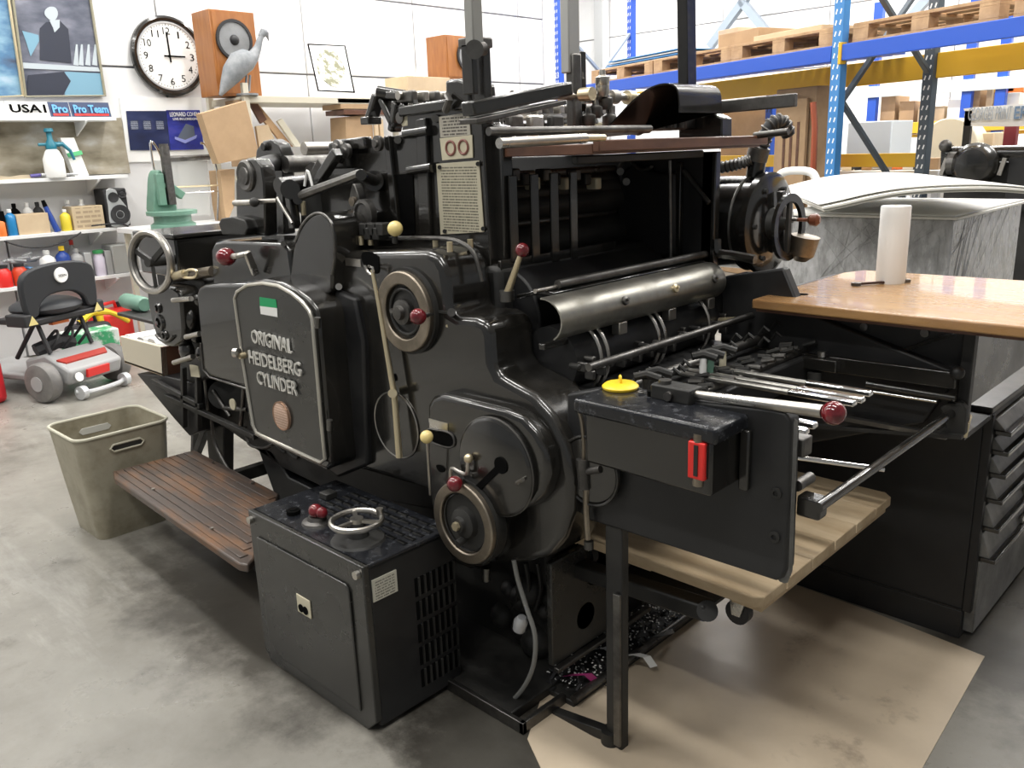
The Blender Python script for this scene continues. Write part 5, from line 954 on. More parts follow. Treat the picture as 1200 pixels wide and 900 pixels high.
for i in range(5):
    for j in range(7):
        y = 1.29+j*.021; z = mz-.1-i*.07
        obj('louvre_slot', MB().box(mx1-.006, mx1-.0025, y, y+.010, z-.055, z), INK, mc_, smooth=0); obj('louvre_lip', MB().box(mx1-.006, mx1+.003, y+.010, y+.015, z-.055, z), DBL, mc_, smooth=0)
q = PZ(372, 612, mz); rb = obj('stop_button_base', MB().lathe(q, (0, 0, 1), [(.045, 0), (.042, .006), (.028, .01), (.024, .02)], 28), DST, mc_)
rc = obj('red_stop_knob', MB().sph(q+V((-.004, 0, .034)), .021, 16), RED, mc_); obj('knob_lobe', MB().sph(q+V((.022, .004, .034)), .017, 14), RED, rc)
q = PZ(344, 602, mz); obj('push_button', MB().lathe(q, (0, 0, 1), [(.02, 0), (.02, .012), (.012, .014), (.012, .016)], 20), INK, mc_)
q = PZ(420, 632, mz); obj('wheel_boss', MB().lathe(q, (0, 0, 1), [(.075, 0), (.07, .006), (.03, .012), (.02, .05)], 32), DBL, mc_)
hq = q+V((0, 0, .055)); hh = obj('handwheel', MB().torus(hq, (0, 0, 1), .068, .008, 40, 8), STL, mc_)
for i in range(3): an = math.radians(30+120*i); obj('spoke', MB().bar(hq, hq+V((math.cos(an)*.066, math.sin(an)*.066, 0)), .011, .008), STL, hh)
obj('hub', MB().cyl(hq-V((0, 0, .01)), hq+V((0, 0, .008)), .018), STL, hh); obj('handle_knob', MB().cyl(hq+V((.02, .063, 0)), hq+V((.02, .063, .02)), .010), STL, hh)
obj('terminal_block', MB().box(mx0+.09, mx0+.13, my0+.19, my0+.23, mz, mz+.02), DBL, mc_, bevel=.003)
for x, y in ((mx0+.04, my0+.05), (mx1-.05, my0+.06), (mx0+.04, my1-.04), (mx1-.05, my1-.04)): obj('foot', MB().cyl((x, y, 0), (x, y, .02), .02), RUB, mc_)

# ================================================================= WASTE BIN
bt = .45
top = [PZ(u, v, bt) for u, v in ((64, 500), (93, 518), (197, 490), (157, 476))]
bot = [V((-3.78, 1.13, 0)), V((-3.50, 1.13, 0)), V((-3.50, 1.43, 0)), V((-3.78, 1.43, 0))]
bo_t = [V((top[0].x, top[0].y, bt)), V((top[1].x, top[1].y, bt)), V((top[2].x, top[2].y, bt)), V((top[3].x, top[3].y, bt))]
print('BIN', bo_t)
def rrect(cx, cy, hx, hy, r, z, n=5):
    out = []
    for sx, sy, a0 in ((1, 1, 0), (-1, 1, 90), (-1, -1, 180), (1, -1, 270)):
        for k in range(n+1): a = math.radians(a0+90*k/n); out.append(V((cx+sx*(hx-r)+r*math.cos(a), cy+sy*(hy-r)+r*math.sin(a), z)))
    return out
bn = thing('waste_bin', 'dirty beige plastic bin with cut-out handles beside the wooden step', 'bin', (-3.63, 1.28, 0))
def loft(rings, close=True):
    m = MB(); n = len(rings[0]); m.v = [p for r in rings for p in r]
    for k in range(len(rings)-1):
        for i in range(n): a = k*n+i; b = k*n+(i+1) % n; m.f.append([a, b, b+n, a+n])
    return m
bx_, by_ = -3.63, 1.27
outer = [rrect(bx_, by_, .135, .15, .04, .0), rrect(bx_, by_, .155, .17, .045, .2), rrect(bx_, by_, .172, .192, .05, bt)]
inner = [rrect(bx_, by_, .166, .186, .047, bt), rrect(bx_, by_, .149, .164, .042, .2), rrect(bx_, by_, .13, .145, .038, .008)]
m_ = loft(outer+inner); nn_ = len(outer[0]); m_.f.append(list(range(nn_-1, -1, -1))); m_.f.append([5*nn_+i for i in range(nn_)])
# hand holes uncut: pale patch paints light showing through, dark patch the shaded opening
obj('bin_body', m_, BIN, bn, smooth=50); obj('rim', MB().tube(rrect(bx_, by_, .172, .192, .05, bt), .007, 8, True), mat('pale_bin_rim', (.5, .48, .38), .5), bn)
for s in (1, -1):
    xs2 = bx_+s*.170; pts = [V((xs2, by_+dy, bt-.06+dz)) for dy, dz in ((-.055, -.014), (.055, -.014), (.068, 0), (.055, .014), (-.055, .014), (-.068, 0))]
    obj('hand_hole_patch', MB().prism([p+V((-.006, 0, 0)) for p in pts], (.018, 0, 0) if s < 0 else (.011, 0, 0)), mat('hole_light_patch', (.6, .6, .57), .5) if s < 0 else DBL, bn); obj('hole_rim', MB().tube([p+V((s*.003, 0, 0)) for p in pts], .005, 6, True), mat('pale_bin_rim', (.5, .48, .38), .5), bn)

# ================================================================= LIFTED PILE BOARD ON CASTORS
pz = .48
tr = thing('pile_board', 'worn wooden pile board on castors, raised under the delivery plate', 'board', (-1.2, 2.05, pz))
c0, c1, c2 = PZ(892, 704, pz), PZ(1047, 579, pz), PZ(661, 624, pz)
xr_ = (c0.x+c1.x)/2; ya_, yb_ = c0.y, c1.y; nbd = 6; wdt = (yb_-ya_)/nbd
for i in range(nbd):
    y = ya_+i*wdt; pts = [(xr_-.02 if i in (0,) else xr_, y+.001), (xr_, y+.02 if i == 0 else y+.001), (xr_, y+wdt-.001), (-1.52, y+wdt-.001), (-1.52, y+.001)]
    if i == nbd-1: pts = [(xr_, y+.001), (xr_, y+wdt-.025), (xr_-.025, y+wdt), (-1.52, y+wdt), (-1.52, y+.001)]
    obj('plank', MB().prism([V((x, yy, pz)) for x, yy in pts], (0, 0, -.028)), WDP, tr, bevel=.003)
for x in (xr_-.05, -1.2, -1.45): obj('batten', MB().box(x-.04, x+.04, ya_+.03, yb_-.03, pz-.05, pz-.0285), WDP, tr, bevel=.003)
for x in (xr_-.1, -1.42):
    for y in (ya_+.09, yb_-.12):
        k_ = obj('castor', MB().cyl((x, y-.012, pz-.105), (x, y+.012, pz-.105), .032), RUB, tr); obj('castor_fork', MB().prism([(x-.02, y-.02, pz-.05), (x+.03, y-.02, pz-.05), (x+.012, y-.02, pz-.11), (x-.01, y-.02, pz-.11)], (0, .006, 0)), STL, k_); obj('castor_plate', MB().box(x-.035, x+.035, y-.03, y+.03, pz-.058, pz-.05), STL, k_)
        obj('castor_fork', MB().prism([(x-.02, y+.014, pz-.05), (x+.03, y+.014, pz-.05), (x+.012, y+.014, pz-.11), (x-.01, y+.014, pz-.11)], (0, .006, 0)), STL, k_)
# carton of cloths left end
a = PY(190, 440, 1.5); b = PY(140, 428, 1.5); zz = PY(190, 404, 1.5).z
ct = thing('carton_tray', 'cream carton of tools and cloths at the left end of the press', 'carton', (a.x-.2, 1.6, a.z))
obj('tray', MB().prism([PY(u, v, 1.5) for u, v in ((140, 394), (190, 407), (192, 441), (146, 425))], (0, .02, 0)), mat('cream_board', (.62, .56, .44), .6), ct, bevel=.002)
obj('side', MB().prism([PY(190, 407, 1.5), PY(192, 441, 1.5), PY(192, 441, 1.5)+V((0, .3, 0)), PY(190, 407, 1.5)+V((0, .3, 0))], (-.015, 0, 0)), WDB, ct)
obj('bottom', MB().prism([PY(146, 425, 1.5), PY(192, 441, 1.5), PY(192, 441, 1.5)+V((0, .3, 0)), PY(146, 425, 1.5)+V((0, .3, 0))], (0, 0, .01)), CRL, ct)
for i, (u, v, l) in enumerate(((150, 397, 'white cloth in the cream carton'), (165, 400, 'grey cloth in the cream carton'), (178, 402, 'steel spatula bundle in the cream carton'))):
    p = PY(u, v, 1.6); tag(obj('folded_cloth', MB().prism(sm([p+V((-.06, 0, -.1)), p+V((.06, 0, -.1)), p+V((.05, 0, .0)), p+V((0, 0, .018)), p+V((-.05, 0, .0))], 2), (0, .15, 0)), [PAP, PLG, SILV][i]), l, 'cloth', 'contents of the cream carton')
# ================================================================= TABLE, BLACK CARCASS, DRAWER CHEST
tzp = 1.058
tb = thing('work_table', 'black steel table with a glossy worn wooden top, right of the press', 'table', (-.6, 2.6, .74))
a, b, c = PZ(883, 350, tzp), PZ(960, 317, tzp), PZ(1197, 383, tzp)
obj('table_top', MB().prism([V((a.x, a.y-.01, tzp)), V((.6, 2.235, tzp)), V((.6, 3.0, tzp)), V((b.x+.12, 2.95, tzp)), V((a.x, 2.86, tzp))], (0, 0, -.028)), WDT, tb, bevel=.005, seg=3)
obj('top_edge', MB().box(a.x+.01, .59, a.y+.0, a.y+.014, tzp-.036, tzp-.026), WDB, tb)
PL = 2.36; tlz = .745
obj('side_panel', MB().box(-1.3, -.64, PL, PL+.012, tlz-.015, tzp-.03), CHD, tb, bevel=.003)
obj('end_panel', MB().box(-.66, -.648, PL, 3.4, .8, tzp-.03), CAB, tb, bevel=.003)
obj('post', MB().box(-.665, -.635, PL-.02, PL+.01, tlz-.01, tzp-.03), DBL, tb, bevel=.003); obj('post', MB().box(-1.19, -1.17, PL-.012, PL, tlz, tzp-.03), DBL, tb)
q0, q1, q2 = PY(948, 366, PL), PY(1018, 424, PL), PY(1128, 387, PL)
for s_, e_ in ((q0, q1), (q0+V((.02, 0, 0)), q1+V((.02, 0, 0))), (q1, q2)): obj('brace', MB().bar(s_+V((0, -.008, 0)), e_+V((0, -.008, 0)), .01, .009), BLK, tb)
for u, v in ((1013, 383), (1084, 390), (1083, 424)): obj('bolt', MB().lathe(PY(u, v, PL), (0, -1, 0), [(.012, 0), (.011, .006), (.005, .007)], 12), DST, tb)
obj('shelf_floor', MB().box(-1.3, -.64, PL, 3.4, tlz-.03, tlz-.015), CHD, tb)
obj('back_panel', MB().box(-1.3, -1.288, PL, 3.0, tlz, tzp-.03), CHD, tb)
for x in (-1.26, .5): obj('leg', MB().box(x, x+.04, 2.9, 2.94, 0, tzp-.03), DBL, tb)
# chest of drawers
cx = -.64; cy = 2.6
ch = thing('drawer_chest', 'tall black flat-file chest with open drawer fronts on its right side', 'drawer cabinet', (-1.0, 3.1, 0))
obj('carcass', MB().box(-1.4, cx-.02, cy, 3.75, .0, .725), CHD, ch, bevel=.004); obj('top', MB().box(-1.4, cx, cy, 3.75, .725, .745), mat('worn_grey_top', (.09, .088, .08), .35, c2=(.03, .03, .03), scale=8), ch, bevel=.003)
obj('plinth', MB().box(-1.4, cx-.018, cy-.003, 3.7, .0, .095), CHD, ch, bevel=.003)
obj('seam', MB().box(-1.4, cx-.02, cy-.005, cy, .098, .101), DBL, ch)
zz = .655; hts = [.07, .07, .075, .08, .085, .09, .095]
zcur = .72
for i, h in enumerate((.055, .06, .07, .08, .09, .1)):
    z1 = zcur-.004; z0 = z1-h+.004; zcur -= h
    d_ = obj('drawer', MB().prism([(cx-.03, cy+.03, z1-.012), (cx+.004, cy+.03, z1-.012), (cx+.03, cy+.03, z0+.012), (cx+.03, cy+.03, z0), (cx-.03, cy+.03, z0)], (0, 1.08, 0)), mat('worn_grey_front', (.24, .235, .22), .4, c2=(.06, .06, .057), scale=5), ch, bevel=.002)
    obj('lip', MB().box(cx+.0, cx+.048, cy+.022, 3.72, z0-.003, z0+.010), BLK, d_, bevel=.002)
    obj('handle', MB().box(cx+.025, cx+.038, 2.95, 3.1, z0+.012, z0+.03), STL, d_, bevel=.002)
obj('side_post', MB().box(cx-.02, cx+.004, cy, cy+.022, .095, .725), CHD, ch, bevel=.002)
obj('base_drawer', MB().box(cx-.02, cx+.012, cy+.02, 3.72, .02, .26), mat('worn_grey_front', (.12, .118, .11), .35, c2=(.05, .05, .048), scale=5), ch, bevel=.004)
# paper roll and spanner on the table
p = PZ(1043, 331, tzp); h_ = PY(1045, 241, p.y).z-tzp
t = thing('paper_roll', 'upright roll of white paper towel standing on the wooden table', 'paper roll', p)
obj('roll', MB().lathe(p, (0, 0, 1), [(.010, .001), (.042, .0), (.0435, .01), (.0435, h_-.004), (.042, h_), (.012, h_), (.010, h_-.02)], 32), PAP, t); obj('core', MB().ring(p+V((0, 0, h_-.001)), (0, 0, 1), .012, .009, .002, 16), CRD, t)
s0, s1 = PZ(1003, 335, tzp), PZ(1062, 331, tzp); t = thing('spanner', 'rusty open ended spanner lying on the wooden table by the roll', 'spanner', s0)
obj('shaft', MB().bar(s0+V((0, 0, .006)), s1+V((0, 0, .006)), .012, .007), mat('rusty_steel', (.10, .06, .05), .5, .6), t, bevel=.002); obj('jaw', MB().ring(s0+V((0, 0, .002)), (0, 0, 1), .015, .007, .008, 14), DST, t); obj('jaw', MB().ring(s1+V((0, 0, .002)), (0, 0, 1), .013, .006, .008, 14), DST, t)
q = PZ(940, 345, tzp); obj('slot_hole', MB().cyl(q, q+V((0, 0, .0008)), .018), INK, tb)

# ================================================================= STACK OF BOARDS WRAPPED IN FILM
FILM = mat('stretch_film', (.27, .27, .265), .2, c2=(.60, .60, .61), scale=3.5, stretch=(4, 4, 1.6), thr=(.35, .75), r2=.4, bump=.5, bscale=9, spec=.8)
BRD = mat('white_board', (.80, .78, .72), .6); BRG = mat('board_edge', (.55, .54, .48), .7)
B_ = PZ(966, 241, 1.17)
def vplane(u, v, o, ang):      # point under a pixel on the upright plane through o with heading ang
    n_ = V((-math.sin(ang), math.cos(ang), 0)); d = ray(u, v); return CAM+d*((o-CAM).dot(n_)/d.dot(n_))
a1, a2 = math.radians(14), math.radians(112)
fl = [vplane(u, v, B_, a1) for u, v in ((966, 241), (990, 236), (1020, 229), (1060, 222), (1110, 218), (1160, 217), (1200, 219), (1235, 223))]
fl[0] = B_; bk = vplane(903, 214, B_, a2); sv = PZ(905, 217, B_.z)-B_; sv = sv.normalized()*1.7
ls = thing('loose_sheets', 'large warped white board sheets lying askew on top of the wrapped stack', 'board sheets', (B_.x+.5, B_.y+.5, 1.11))
for i_, (o_, th, m) in enumerate((((0, 0, 0), .012, BRG), ((.0, -.01, .0125), .010, BRD), ((-.02, .05, .024), .006, BRD), ((-.04, .02, .031), .005, PAP))):
    obj('board_sheet', MB().sheet([p+V(o_)+V((0, 0, -.03)) for p in sm(fl, 4, False)], sv, th), m, ls)
Q = PZ(1118, 252, 1.1); xl = PY(912, 245, Q.y).x
s2 = thing('board_stack', 'pallet stack of grey board wrapped in clear stretch film behind the wooden table', 'pallet stack', (Q.x-.7, Q.y+.6, 0))
obj('wrapped_pile', MB().box(xl, Q.x, Q.y, Q.y+1.25, .14, 1.075), FILM, s2, bevel=.01)
random.seed(8)
for i in range(22):
    x = xl+random.random()*(Q.x-xl); x2 = min(Q.x, max(xl, x+random.uniform(-.5, .5))); z_ = random.uniform(.6, 1.0)
    obj('film_wrinkle', MB().tube([(x, Q.y, 1.07), ((x+x2)/2, Q.y-.001, (1.07+z_)/2+.02), (x2, Q.y, z_)], .0016, 5), FILM, s2)
for i in range(12):
    y = Q.y+random.random()*1.1; z_ = random.uniform(.5, 1.0); obj('film_wrinkle', MB().tube([(Q.x, Q.y, z_), (Q.x+.001, (Q.y+y)/2, z_+.05), (Q.x, y, 1.07)], .0016, 5), FILM, s2)
for x in (xl+.02, (xl+Q.x)/2-.07, Q.x-.16):
    for y in (Q.y+.02, Q.y+.55, Q.y+1.08): obj('pallet_block', MB().box(x, x+.14, y, y+.14, 0, .1), PAL, s2)
for k in range(6): obj('deck_board', MB().box(xl-.02, Q.x+.02, Q.y+k*.22, Q.y+k*.22+.14, .101, .138), PAL, s2)
obj('board_layer', MB().box(xl-.02, Q.x+.03, Q.y-.03, Q.y+1.27, 1.077, 1.09), BRD, s2, bevel=.002); obj('board_layer', MB().box(xl+.03, Q.x+.01, Q.y-.02, Q.y+1.25, 1.091, 1.10), PAP, s2, bevel=.002)
# white rounded chair back behind the stack
q = PY(940, 204, 6.6)
# ================================================================= PALLET RACKING
R0, R1 = V((-7.05, 8.36, 0)), V((-3.07, 6.93, 0)); rd = (R1-R0).normalized(); rn = V((-rd.y, rd.x, 0)); rn = rn if rn.y > 0 else -rn
ra = math.atan2(rd.y, rd.x)
def onrack(u, v, off=0):
    d = ray(u, v); t_ = ((R1+rn*off)-CAM).dot(rn)/d.dot(rn); return CAM+d*t_
bayx = -((onrack(657, 150)-R1).dot(rd)); bayx = bayx if bayx > 0 else 4.2
def placex(u, off=0): p = onrack(u, 150, off); return (p-V((R1.x, R1.y, 0))).dot(rd)
rk_ = thing('pallet_rack', 'blue and yellow steel pallet rack carrying loaded pallets on the right', 'rack', (R1.x, R1.y, 0), rz=ra)
def K(n, mb, m, **k): return obj(n, mb, m, rk_, local=True, **k)
hb = onrack(985, 60).z; print('beam z', hb, 'angle', math.degrees(ra))
def upright(x, y, m, zt_, m2=None):
    K('upright', MB().box(x-.05, x+.05, y-.035, y+.035, 0, zt_), m, bevel=.004)
    hm = MB()
    for i in range(int((zt_-.1)/.08)):
        z = .1+i*.08
        for s in (-1, 1): hm.bar((x+s*.022-.006, y-.0355, z), (x+s*.022+.006, y-.0355, z+.035), .002, .012, up=(1, 0, 0))
    K('punched_holes', hm, PAP if m2 is None else m2, smooth=0, kind='stuff')
upright(0, 0, BLL, 4.4); upright(-bayx, 0, BLU, 4.4)
upright(0, 1.05, DGR, 4.4); upright(-bayx, 1.05, BLU, 4.4)
upright(placex(903, 1.18), 1.18, BLU, 2.0, DGR); upright(3.9, 0, BLU, 4.4); upright(3.9, 1.05, BLU, 4.4)
for x in (0, -bayx):
    for z, dz in ((.3, 1.1), (1.45, -1.1), (1.5, 1.0), (2.6, -1.0+1.9)):
        K('diagonal_brace', MB().bar((x, 0.03, z+.3), (x, 1.02, z+.3-dz if dz > 0 else z+.3-dz), .03, .05, up=(1, 0, 0)), DGR if x == 0 else mat('grey_brace', (.25, .3, .36), .4), bevel=.003)
for z in (hb, 3.35):
    for x0, x1 in ((-bayx, 0), (0, 3.9)):
        if z > 3 and x0 == 0: continue
        K('beam', MB().box(x0+.05, x1-.05, -.04, .0, z-.075, z+.045), BLU, bevel=.006); K('beam', MB().box(x0+.05, x1-.05, 1.05, 1.09, z-(.2 if z < 3 else .075), z+(.0 if z < 3 else .045)), YRK if z < 3 else BLU, bevel=.006)
        K('beam_connector', MB().box(x0+.03, x0+.06, -.05, .01, z-.1, z+.06), YRK, bevel=.003)
K('beam', MB().box(-bayx+.05, -.05, 1.05, 1.09, hb-.92, hb-.80), YRK, bevel=.006)
for i in range(int((bayx-.5)/.13)):
    x = -bayx+.3+i*.13; K('deck_batten', MB().box(x, x+.09, .0, 1.05, hb+.02, hb+.04), BLU)
text('upright_number', '23', (-bayx-.045, -.037, 2.32), (-bayx+.045, -.037, 2.32), .07, WHT, rk_, .003, local=True)
def toworld(x, y, z): return V((R1.x, R1.y, 0))+rd*x+rn*y+V((0, 0, z))
def pallet(label):
    t = thing('wooden_pallet', label, 'pallet', (0, 0, 0), 'pallets on the rack beam', rz=ra)
    for i in range(5): obj('deck_board', MB().box(0, 1.2, i*.175, i*.175+.12, .122, .144), PAL, t, local=True, bevel=.002)
    for i in range(3): obj('stringer_board', MB().box(i*.5275, i*.5275+.145, 0, .82, .1, .1215), PAL, t, local=True, bevel=.002)
    for i in range(3):
        obj('bottom_board', MB().box(0, 1.2, i*.36, i*.36+.1, 0, .021), PAL, t, local=True, bevel=.002)
        for j in range(3): obj('block', MB().box(j*.5275, j*.5275+.145, i*.36, i*.36+.1, .0215, .0995), PAL, t, local=True, bevel=.002)
    return t
p0 = pallet('long pallet under the blue sheets on the left rack bay')
ptop = hb+.046
spots = [(690-600, 800, None)]
xa = max(placex(692), -bayx+.1); p0.location = toworld(xa, .02, ptop)
dup(p0, toworld(max(-2.53, xa+1.22), .02, ptop), None, 'pallet in the middle of the left rack bay'); dup(p0, toworld(-1.3, .02, ptop), None, 'pallet beside the light blue upright in the left rack bay')
dup(p0, toworld(.1, .02, ptop), None, 'pallet right of the light blue upright, carrying loose board'); dup(p0, toworld(1.4, .02, ptop), None, 'pallet at the top right corner of the photo')
def onp(name, label, cat, x0, x1, y0, y1, z0, z1, m, bev=.004):
    c = [toworld(x, y, z0) for x, y in ((x0, y0), (x1, y0), (x1, y1), (x0, y1))]; return tag(obj(name, MB().prism(c, (0, 0, z1-z0)), m, None, bevel=bev), label, cat)
pt = ptop+.146
for i in range(4): onp('blue_sheet', ['lowest', 'second', 'third', 'topmost'][i]+' of the blue sheets piled on the left pallet', 'sheet', xa+.15+i*.03, xa+1.5+i*.02, .1, .8, pt+i*.022, pt+.012+i*.022, [WHT, BLL, SILV, BLL][i], .002)['group'] = 'blue sheets on the left pallet'
onp('cardboard_sheet', 'slanting cardboard pieces on the pallet beside the light blue upright', 'cardboard', -1.1, -.3, .1, .8, pt, pt+.05, CRL); onp('cardboard_box', 'low open carton on the pallet beside the light blue upright', 'box', -1.7, -1.15, .2, .8, pt, pt+.14, CRD)
onp('cardboard_box', 'pale carton further back on the left rack bay', 'box', -2.2, -1.9, .6, 1.0, pt, pt+.25, CRL)
onp('board_pile', 'loose white board lying on the top right pallet', 'board', 1.5, 2.6, .1, .8, pt, pt+.06, BRD)
# goods below the beam
onp('cardboard_box', 'tall brown cardboard crate under the left rack bay, beside the drum', 'box', placex(845, 1.3), placex(900, 1.3), 1.3, 2.0, 0, hb-.3, CRD, .01)
onp('cardboard_box', 'brown cardboard crate standing left of the light blue upright', 'box', placex(908, .5), placex(955, .5), .5, .75, 0, 1.95, CRD, .01)
t = thing('crate_inlay', 'flattened cardboard with slots leaning on the brown crate', 'cardboard', toworld(placex(930, .4), .4, 0))
pf = [toworld(placex(u, .44), .44, z) for u, z in ((912, .3), (944, .3), (944, 1.85), (912, 1.85))]; obj('flat_board', MB().prism(pf, rn*.03), CRD, t)
for f in (.25, .5, .75):
    e = pf[0].lerp(pf[1], f); obj('slot', MB().bar(e+V((0, 0, .9))-rn*.004, e+V((0, 0, 1.35))-rn*.004, .004, .03, up=rd), WDB, t)
q = onrack(952, 150, .1); tag(obj('chain', MB().tube([onrack(953, 120, .0), onrack(955, 150, .0), onrack(953, 200, .0)], .025, 6), mat('rust_red', (.3, .06, .02), .5)), 'rusty red chain hanging beside the brown crate', 'chain')
# light blue round chair / white hoop
q = PZ(940, 209, 1.18)
t = thing('white_chair', 'white rounded plastic chair back behind the film-wrapped stack', 'chair', (PY(940, 204, 6.2).x, 6.2, 0))
pp = [PY(u, v, 6.2) for u, v in ((911, 215), (913, 206), (922, 201), (940, 200), (952, 203), (957, 212))]; obj('back_rest', MB().tube(sm(pp, 4, False), .03, 10), PAP, t); obj('seat', MB().box(pp[0].x, pp[-1].x, 6.15, 6.6, .42, .46), PAP, t, bevel=.02)
for x in (pp[0].x+.03, pp[-1].x-.03): obj('leg', MB().box(x-.02, x+.02, 6.18, 6.22, 0, pp[0].z), PAP, t)
# ================================================================= FAR HALL
fy = 12.2
def far(name, label, cat, u0, v0, u1, v1, y, m, dep=.6, floor=False, grp=None, bev=.01):
    a = PY(u0, v1, y); b = PY(u1, v0, y); o = obj(name, MB().box(a.x, b.x, y, y+dep, 0 if floor else a.z, b.z), m, None, bevel=bev); return tag(o, label, cat, grp)
def far2(u0, v0, u1, v1, y, m, dep, label, i): return far('cardboard_box', label, 'box', u0, v0, u1, v1, y, m, dep, False, 'cartons on the far rack')
far('steel_cabinet', 'pale grey steel cabinet behind the light blue upright', 'cabinet', 990, 141, 1046, 200, 9.6, mat('pale_grey_paint', (.42, .46, .5), .45), .6, True)
t = thing('far_rack', 'blue storage rack full of cartons at the far end of the hall', 'rack', (PY(1090, 200, fy).x, fy, 0))
for u in (1021, 1083, 1130, 1169): p = PY(u, 150, fy); obj('upright', MB().box(p.x-.06, p.x+.06, fy-.05, fy+.05, 0, 3.2), BLU, t, bevel=.005)
for v, m in ((152, YRK), (106, mat('pale_beam', (.6, .68, .7), .4))): a = PY(1000, v, fy); b = PY(1230, v-8, fy); obj('beam', MB().box(a.x, b.x+1, fy-.09, fy-.04, (a.z+b.z)/2-.07, (a.z+b.z)/2+.07), m, t, bevel=.004)
a = PY(1000, 160, fy); b = PY(1230, 150, fy); obj('shelf', MB().box(a.x, b.x+1, fy, fy+1, a.z-.04, a.z), YRK, t)
sh = a.z+.002
for u0, u1, v0, m, l in ((1052, 1072, 118, CRD, 'brown carton at the left of the far rack'), (1074, 1081, 125, CRL, 'pale narrow carton by the far blue upright'), (1087, 1107, 124, CRL, 'pale carton left of the white sign'), (1108, 1128, 116, PAP, 'white carton behind the white sign'), (1134, 1150, 98, CRD, 'tall brown carton above the white sign'), (1152, 1164, 104, CRL, 'pale carton above the middle of the sign'), (1172, 1196, 108, PAP, 'white carton at the right end of the far rack'), (1030, 1050, 112, CRD, 'brown carton behind the dark grey rack upright')):
    a = PY(u0, 150, fy+.1); b = PY(u1, v0, fy+.1); tag(obj('cardboard_box', MB().box(a.x, b.x, fy+.1, fy+.6, sh, b.z), m, None, bevel=.006), l, 'box', 'cartons on the far rack')
a = PY(1087, 150, fy+.05)
for i, (u, c_) in enumerate(((1180, YRK), (1190, mat('orange_plastic', (.8, .2, .04), .4)))):
    p = PY(u, 108, fy+.3); tag(obj('storage_bin', MB().box(p.x-.12, p.x+.12, fy+.15, fy+.45, PY(u, 108, fy+.1).z+.0, PY(u, 98, fy+.1).z+.02), c_, None, bevel=.01), ['yellow', 'orange'][i]+' bin stacked on the white carton at far right', 'bin')
# white hanging sign with lettering
sg = thing('workshop_sign', 'long white rounded sign with faint grey lettering above the far black press', 'sign', (PY(1165, 140, 8.5).x, 8.5, PY(1165, 150, 8.5).z))
pp = sm([PY(u, v, 8.5) for u, v in ((1131, 131), (1140, 126), (1260, 120), (1268, 134), (1258, 146), (1140, 148), (1131, 143))], 3); obj('board', MB().prism(pp, (0, .05, 0)), PAP, sg)
text('lettering', 'GEORGES PRINT', PY(1134, 141, 8.49), PY(1185, 139.5, 8.49), .11, mat('grey_lettering', (.45, .5, .56), .5), sg, .004); text('lettering', 'ERS', PY(1188, 139, 8.49), PY(1210, 138, 8.49), .1, mat('blue_grey_lettering', (.2, .3, .45), .5), sg, .004, bold=.02)
for u in (1136, 1250): p = PY(u, 130, 8.52); obj('post', MB().box(p.x-.03, p.x+.03, 8.5, 8.55, 0, p.z), DBL, sg)
# far black press
fp = thing('small_press', 'smaller black printing press standing behind the stack at far right', 'printing press', (PY(1160, 200, 7.6).x, 7.8, 0)); FY = 7.6
F = lambda u, v: PY(u, v, FY)
obj('body', MB().box(F(1102, 200).x, F(1260, 200).x, FY+.1, FY+.8, 0, F(1150, 190).z), DBL, fp, bevel=.03)
obj('roller', MB().cyl(F(1108, 181)+V((0, .05, 0)), F(1215, 179)+V((0, .05, 0)), .06), BLK, fp); obj('roller', MB().cyl(F(1112, 191)+V((0, .0, 0)), F(1132, 191)+V((0, .0, 0)), .09), DST, fp)
obj('gear_guard', MB().lathe(F(1145, 193)+V((0, -.02, 0)), (0, -1, 0), [(.17, 0), (.17, .06), (.12, .12), (.04, .13)], 24), BLK, fp); obj('end_frame', MB().prism([F(u, v) for u, v in ((1101, 210), (1102, 178), (1108, 170), (1112, 178), (1110, 210))], (0, .2, 0)), BLK, fp, bevel=.01)
for u in (1108, 1163, 1176): obj('lever', MB().bar(F(u+4, 185)-V((0, .05, 0)), F(u-3, 205)-V((0, .05, 0)), .02, .03), STL, fp)
obj('frame_side', MB().box(F(1180, 200).x, F(1230, 200).x, FY, FY+.3, .9, F(1180, 179).z), CHD, fp, bevel=.01); obj('knob', MB().sph(F(1108, 171), .05), DST, fp)
t = thing('paper_reel', 'cream paper reel standing on edge behind the far black press', 'reel', PY(1110, 170, 9.2)); p = PY(1110, 172, 9.2); p.z = max(p.z, .4)
obj('reel', MB().cyl(p, p+V((0, .35, 0)), .27, n=36), mat('cream_reel', (.68, .62, .48), .6), t, bevel=.01); obj('stand', MB().box(p.x-.3, p.x+.3, 9.15, 9.7, 0, p.z-.26), WHT, t, bevel=.01)
far('red_cloth', 'dark red cloth hanging below the right end of the sign', 'cloth', 1174, 143, 1192, 172, 8.9, mat('dark_red_cloth', (.18, .02, .025), .8), .1)
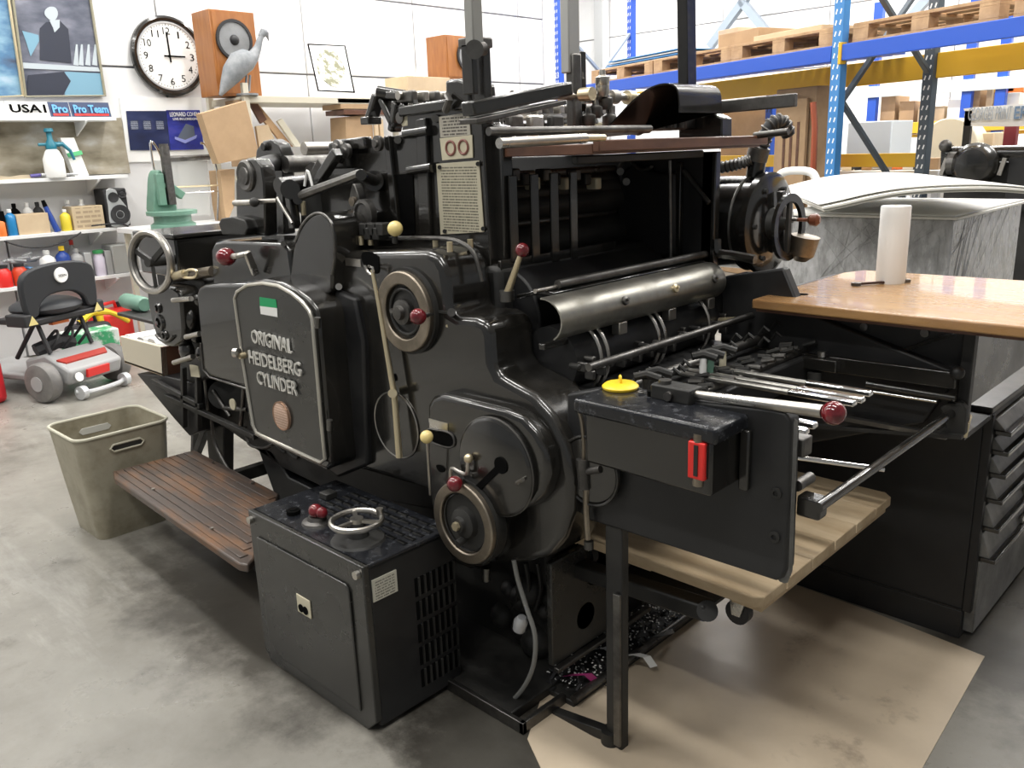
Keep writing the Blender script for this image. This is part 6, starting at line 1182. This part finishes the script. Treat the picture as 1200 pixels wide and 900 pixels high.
far('cardboard_box', 'open carton below the white sign', 'box', 1150, 155, 1166, 168, 9.4, CRL, .4, True, None)
a = PY(975, 196, 8.9); t = thing('long_bench', 'cluttered pale bench below the rack with tools on it', 'bench', (PY(1040, 200, 8.2).x, 8.2, 0))
bz2 = PY(1040, 200, 8.2).z; xa_, xb_ = PY(965, 200, 8.2).x, PY(1100, 200, 8.2).x
obj('top', MB().box(xa_, xb_, 8.2, 8.7, bz2-.05, bz2), WHT, t, bevel=.005)
for x in (xa_+.05, xb_-.05): obj('leg', MB().box(x-.03, x+.03, 8.3, 8.36, 0, bz2-.05), SILV, t)
random.seed(12)
CL = [('steel bar lying at the left end of the long bench', 0, SILV), ('white carton near the left end of the long bench', 1, PAP), ('black rubber roll on the long bench', 0, RUB), ('brown carton on the long bench under the brace', 1, CRD), ('polished rod on the long bench behind the grey upright', 0, STL), ('grey plastic box in the middle of the long bench', 1, PLG), ('orange tool on the long bench', 0, mat('orange_plastic', (.8, .2, .04), .4)), ('small white box right of the orange tool', 1, PAP), ('dark roller at the right of the long bench', 0, RUB), ('brown carton at the right end of the long bench', 1, CRD)]
for i, (l, b_, m) in enumerate(CL):
    x = xa_+.1+(xb_-xa_-.2)*i/9; h = random.uniform(.06, .13)
    if b_: o = obj('bench_carton', MB().box(x-.06, x+.06, 8.3, 8.45, bz2+.001, bz2+h), m, bevel=.004)
    else: o = obj('bench_tool', MB().cyl((x-.06, 8.3, bz2+.022), (x+.06, 8.45, bz2+.022), .02), m)
    tag(o, l, 'carton' if b_ else 'tool', 'clutter on the long bench')
# steel roof braces at the far wall
for i, (u0, v0, u1, v1) in enumerate(((832, 55, 880, -10), (868, 0, 905, 45), (1050, 40, 1090, -5))):
    struct(obj('trim_%d' % (i+2), MB().bar(PY(u0, v0, 13.7), PY(u1, v1, 13.7), .12, .12), mat('grey_brace', (.25, .3, .36), .4)))
struct(obj('trim_6', MB().box(PY(705, 50, 13.8).x-.1, PY(705, 50, 13.8).x+.1, 13.7, 13.9, 0, 5), SILV))
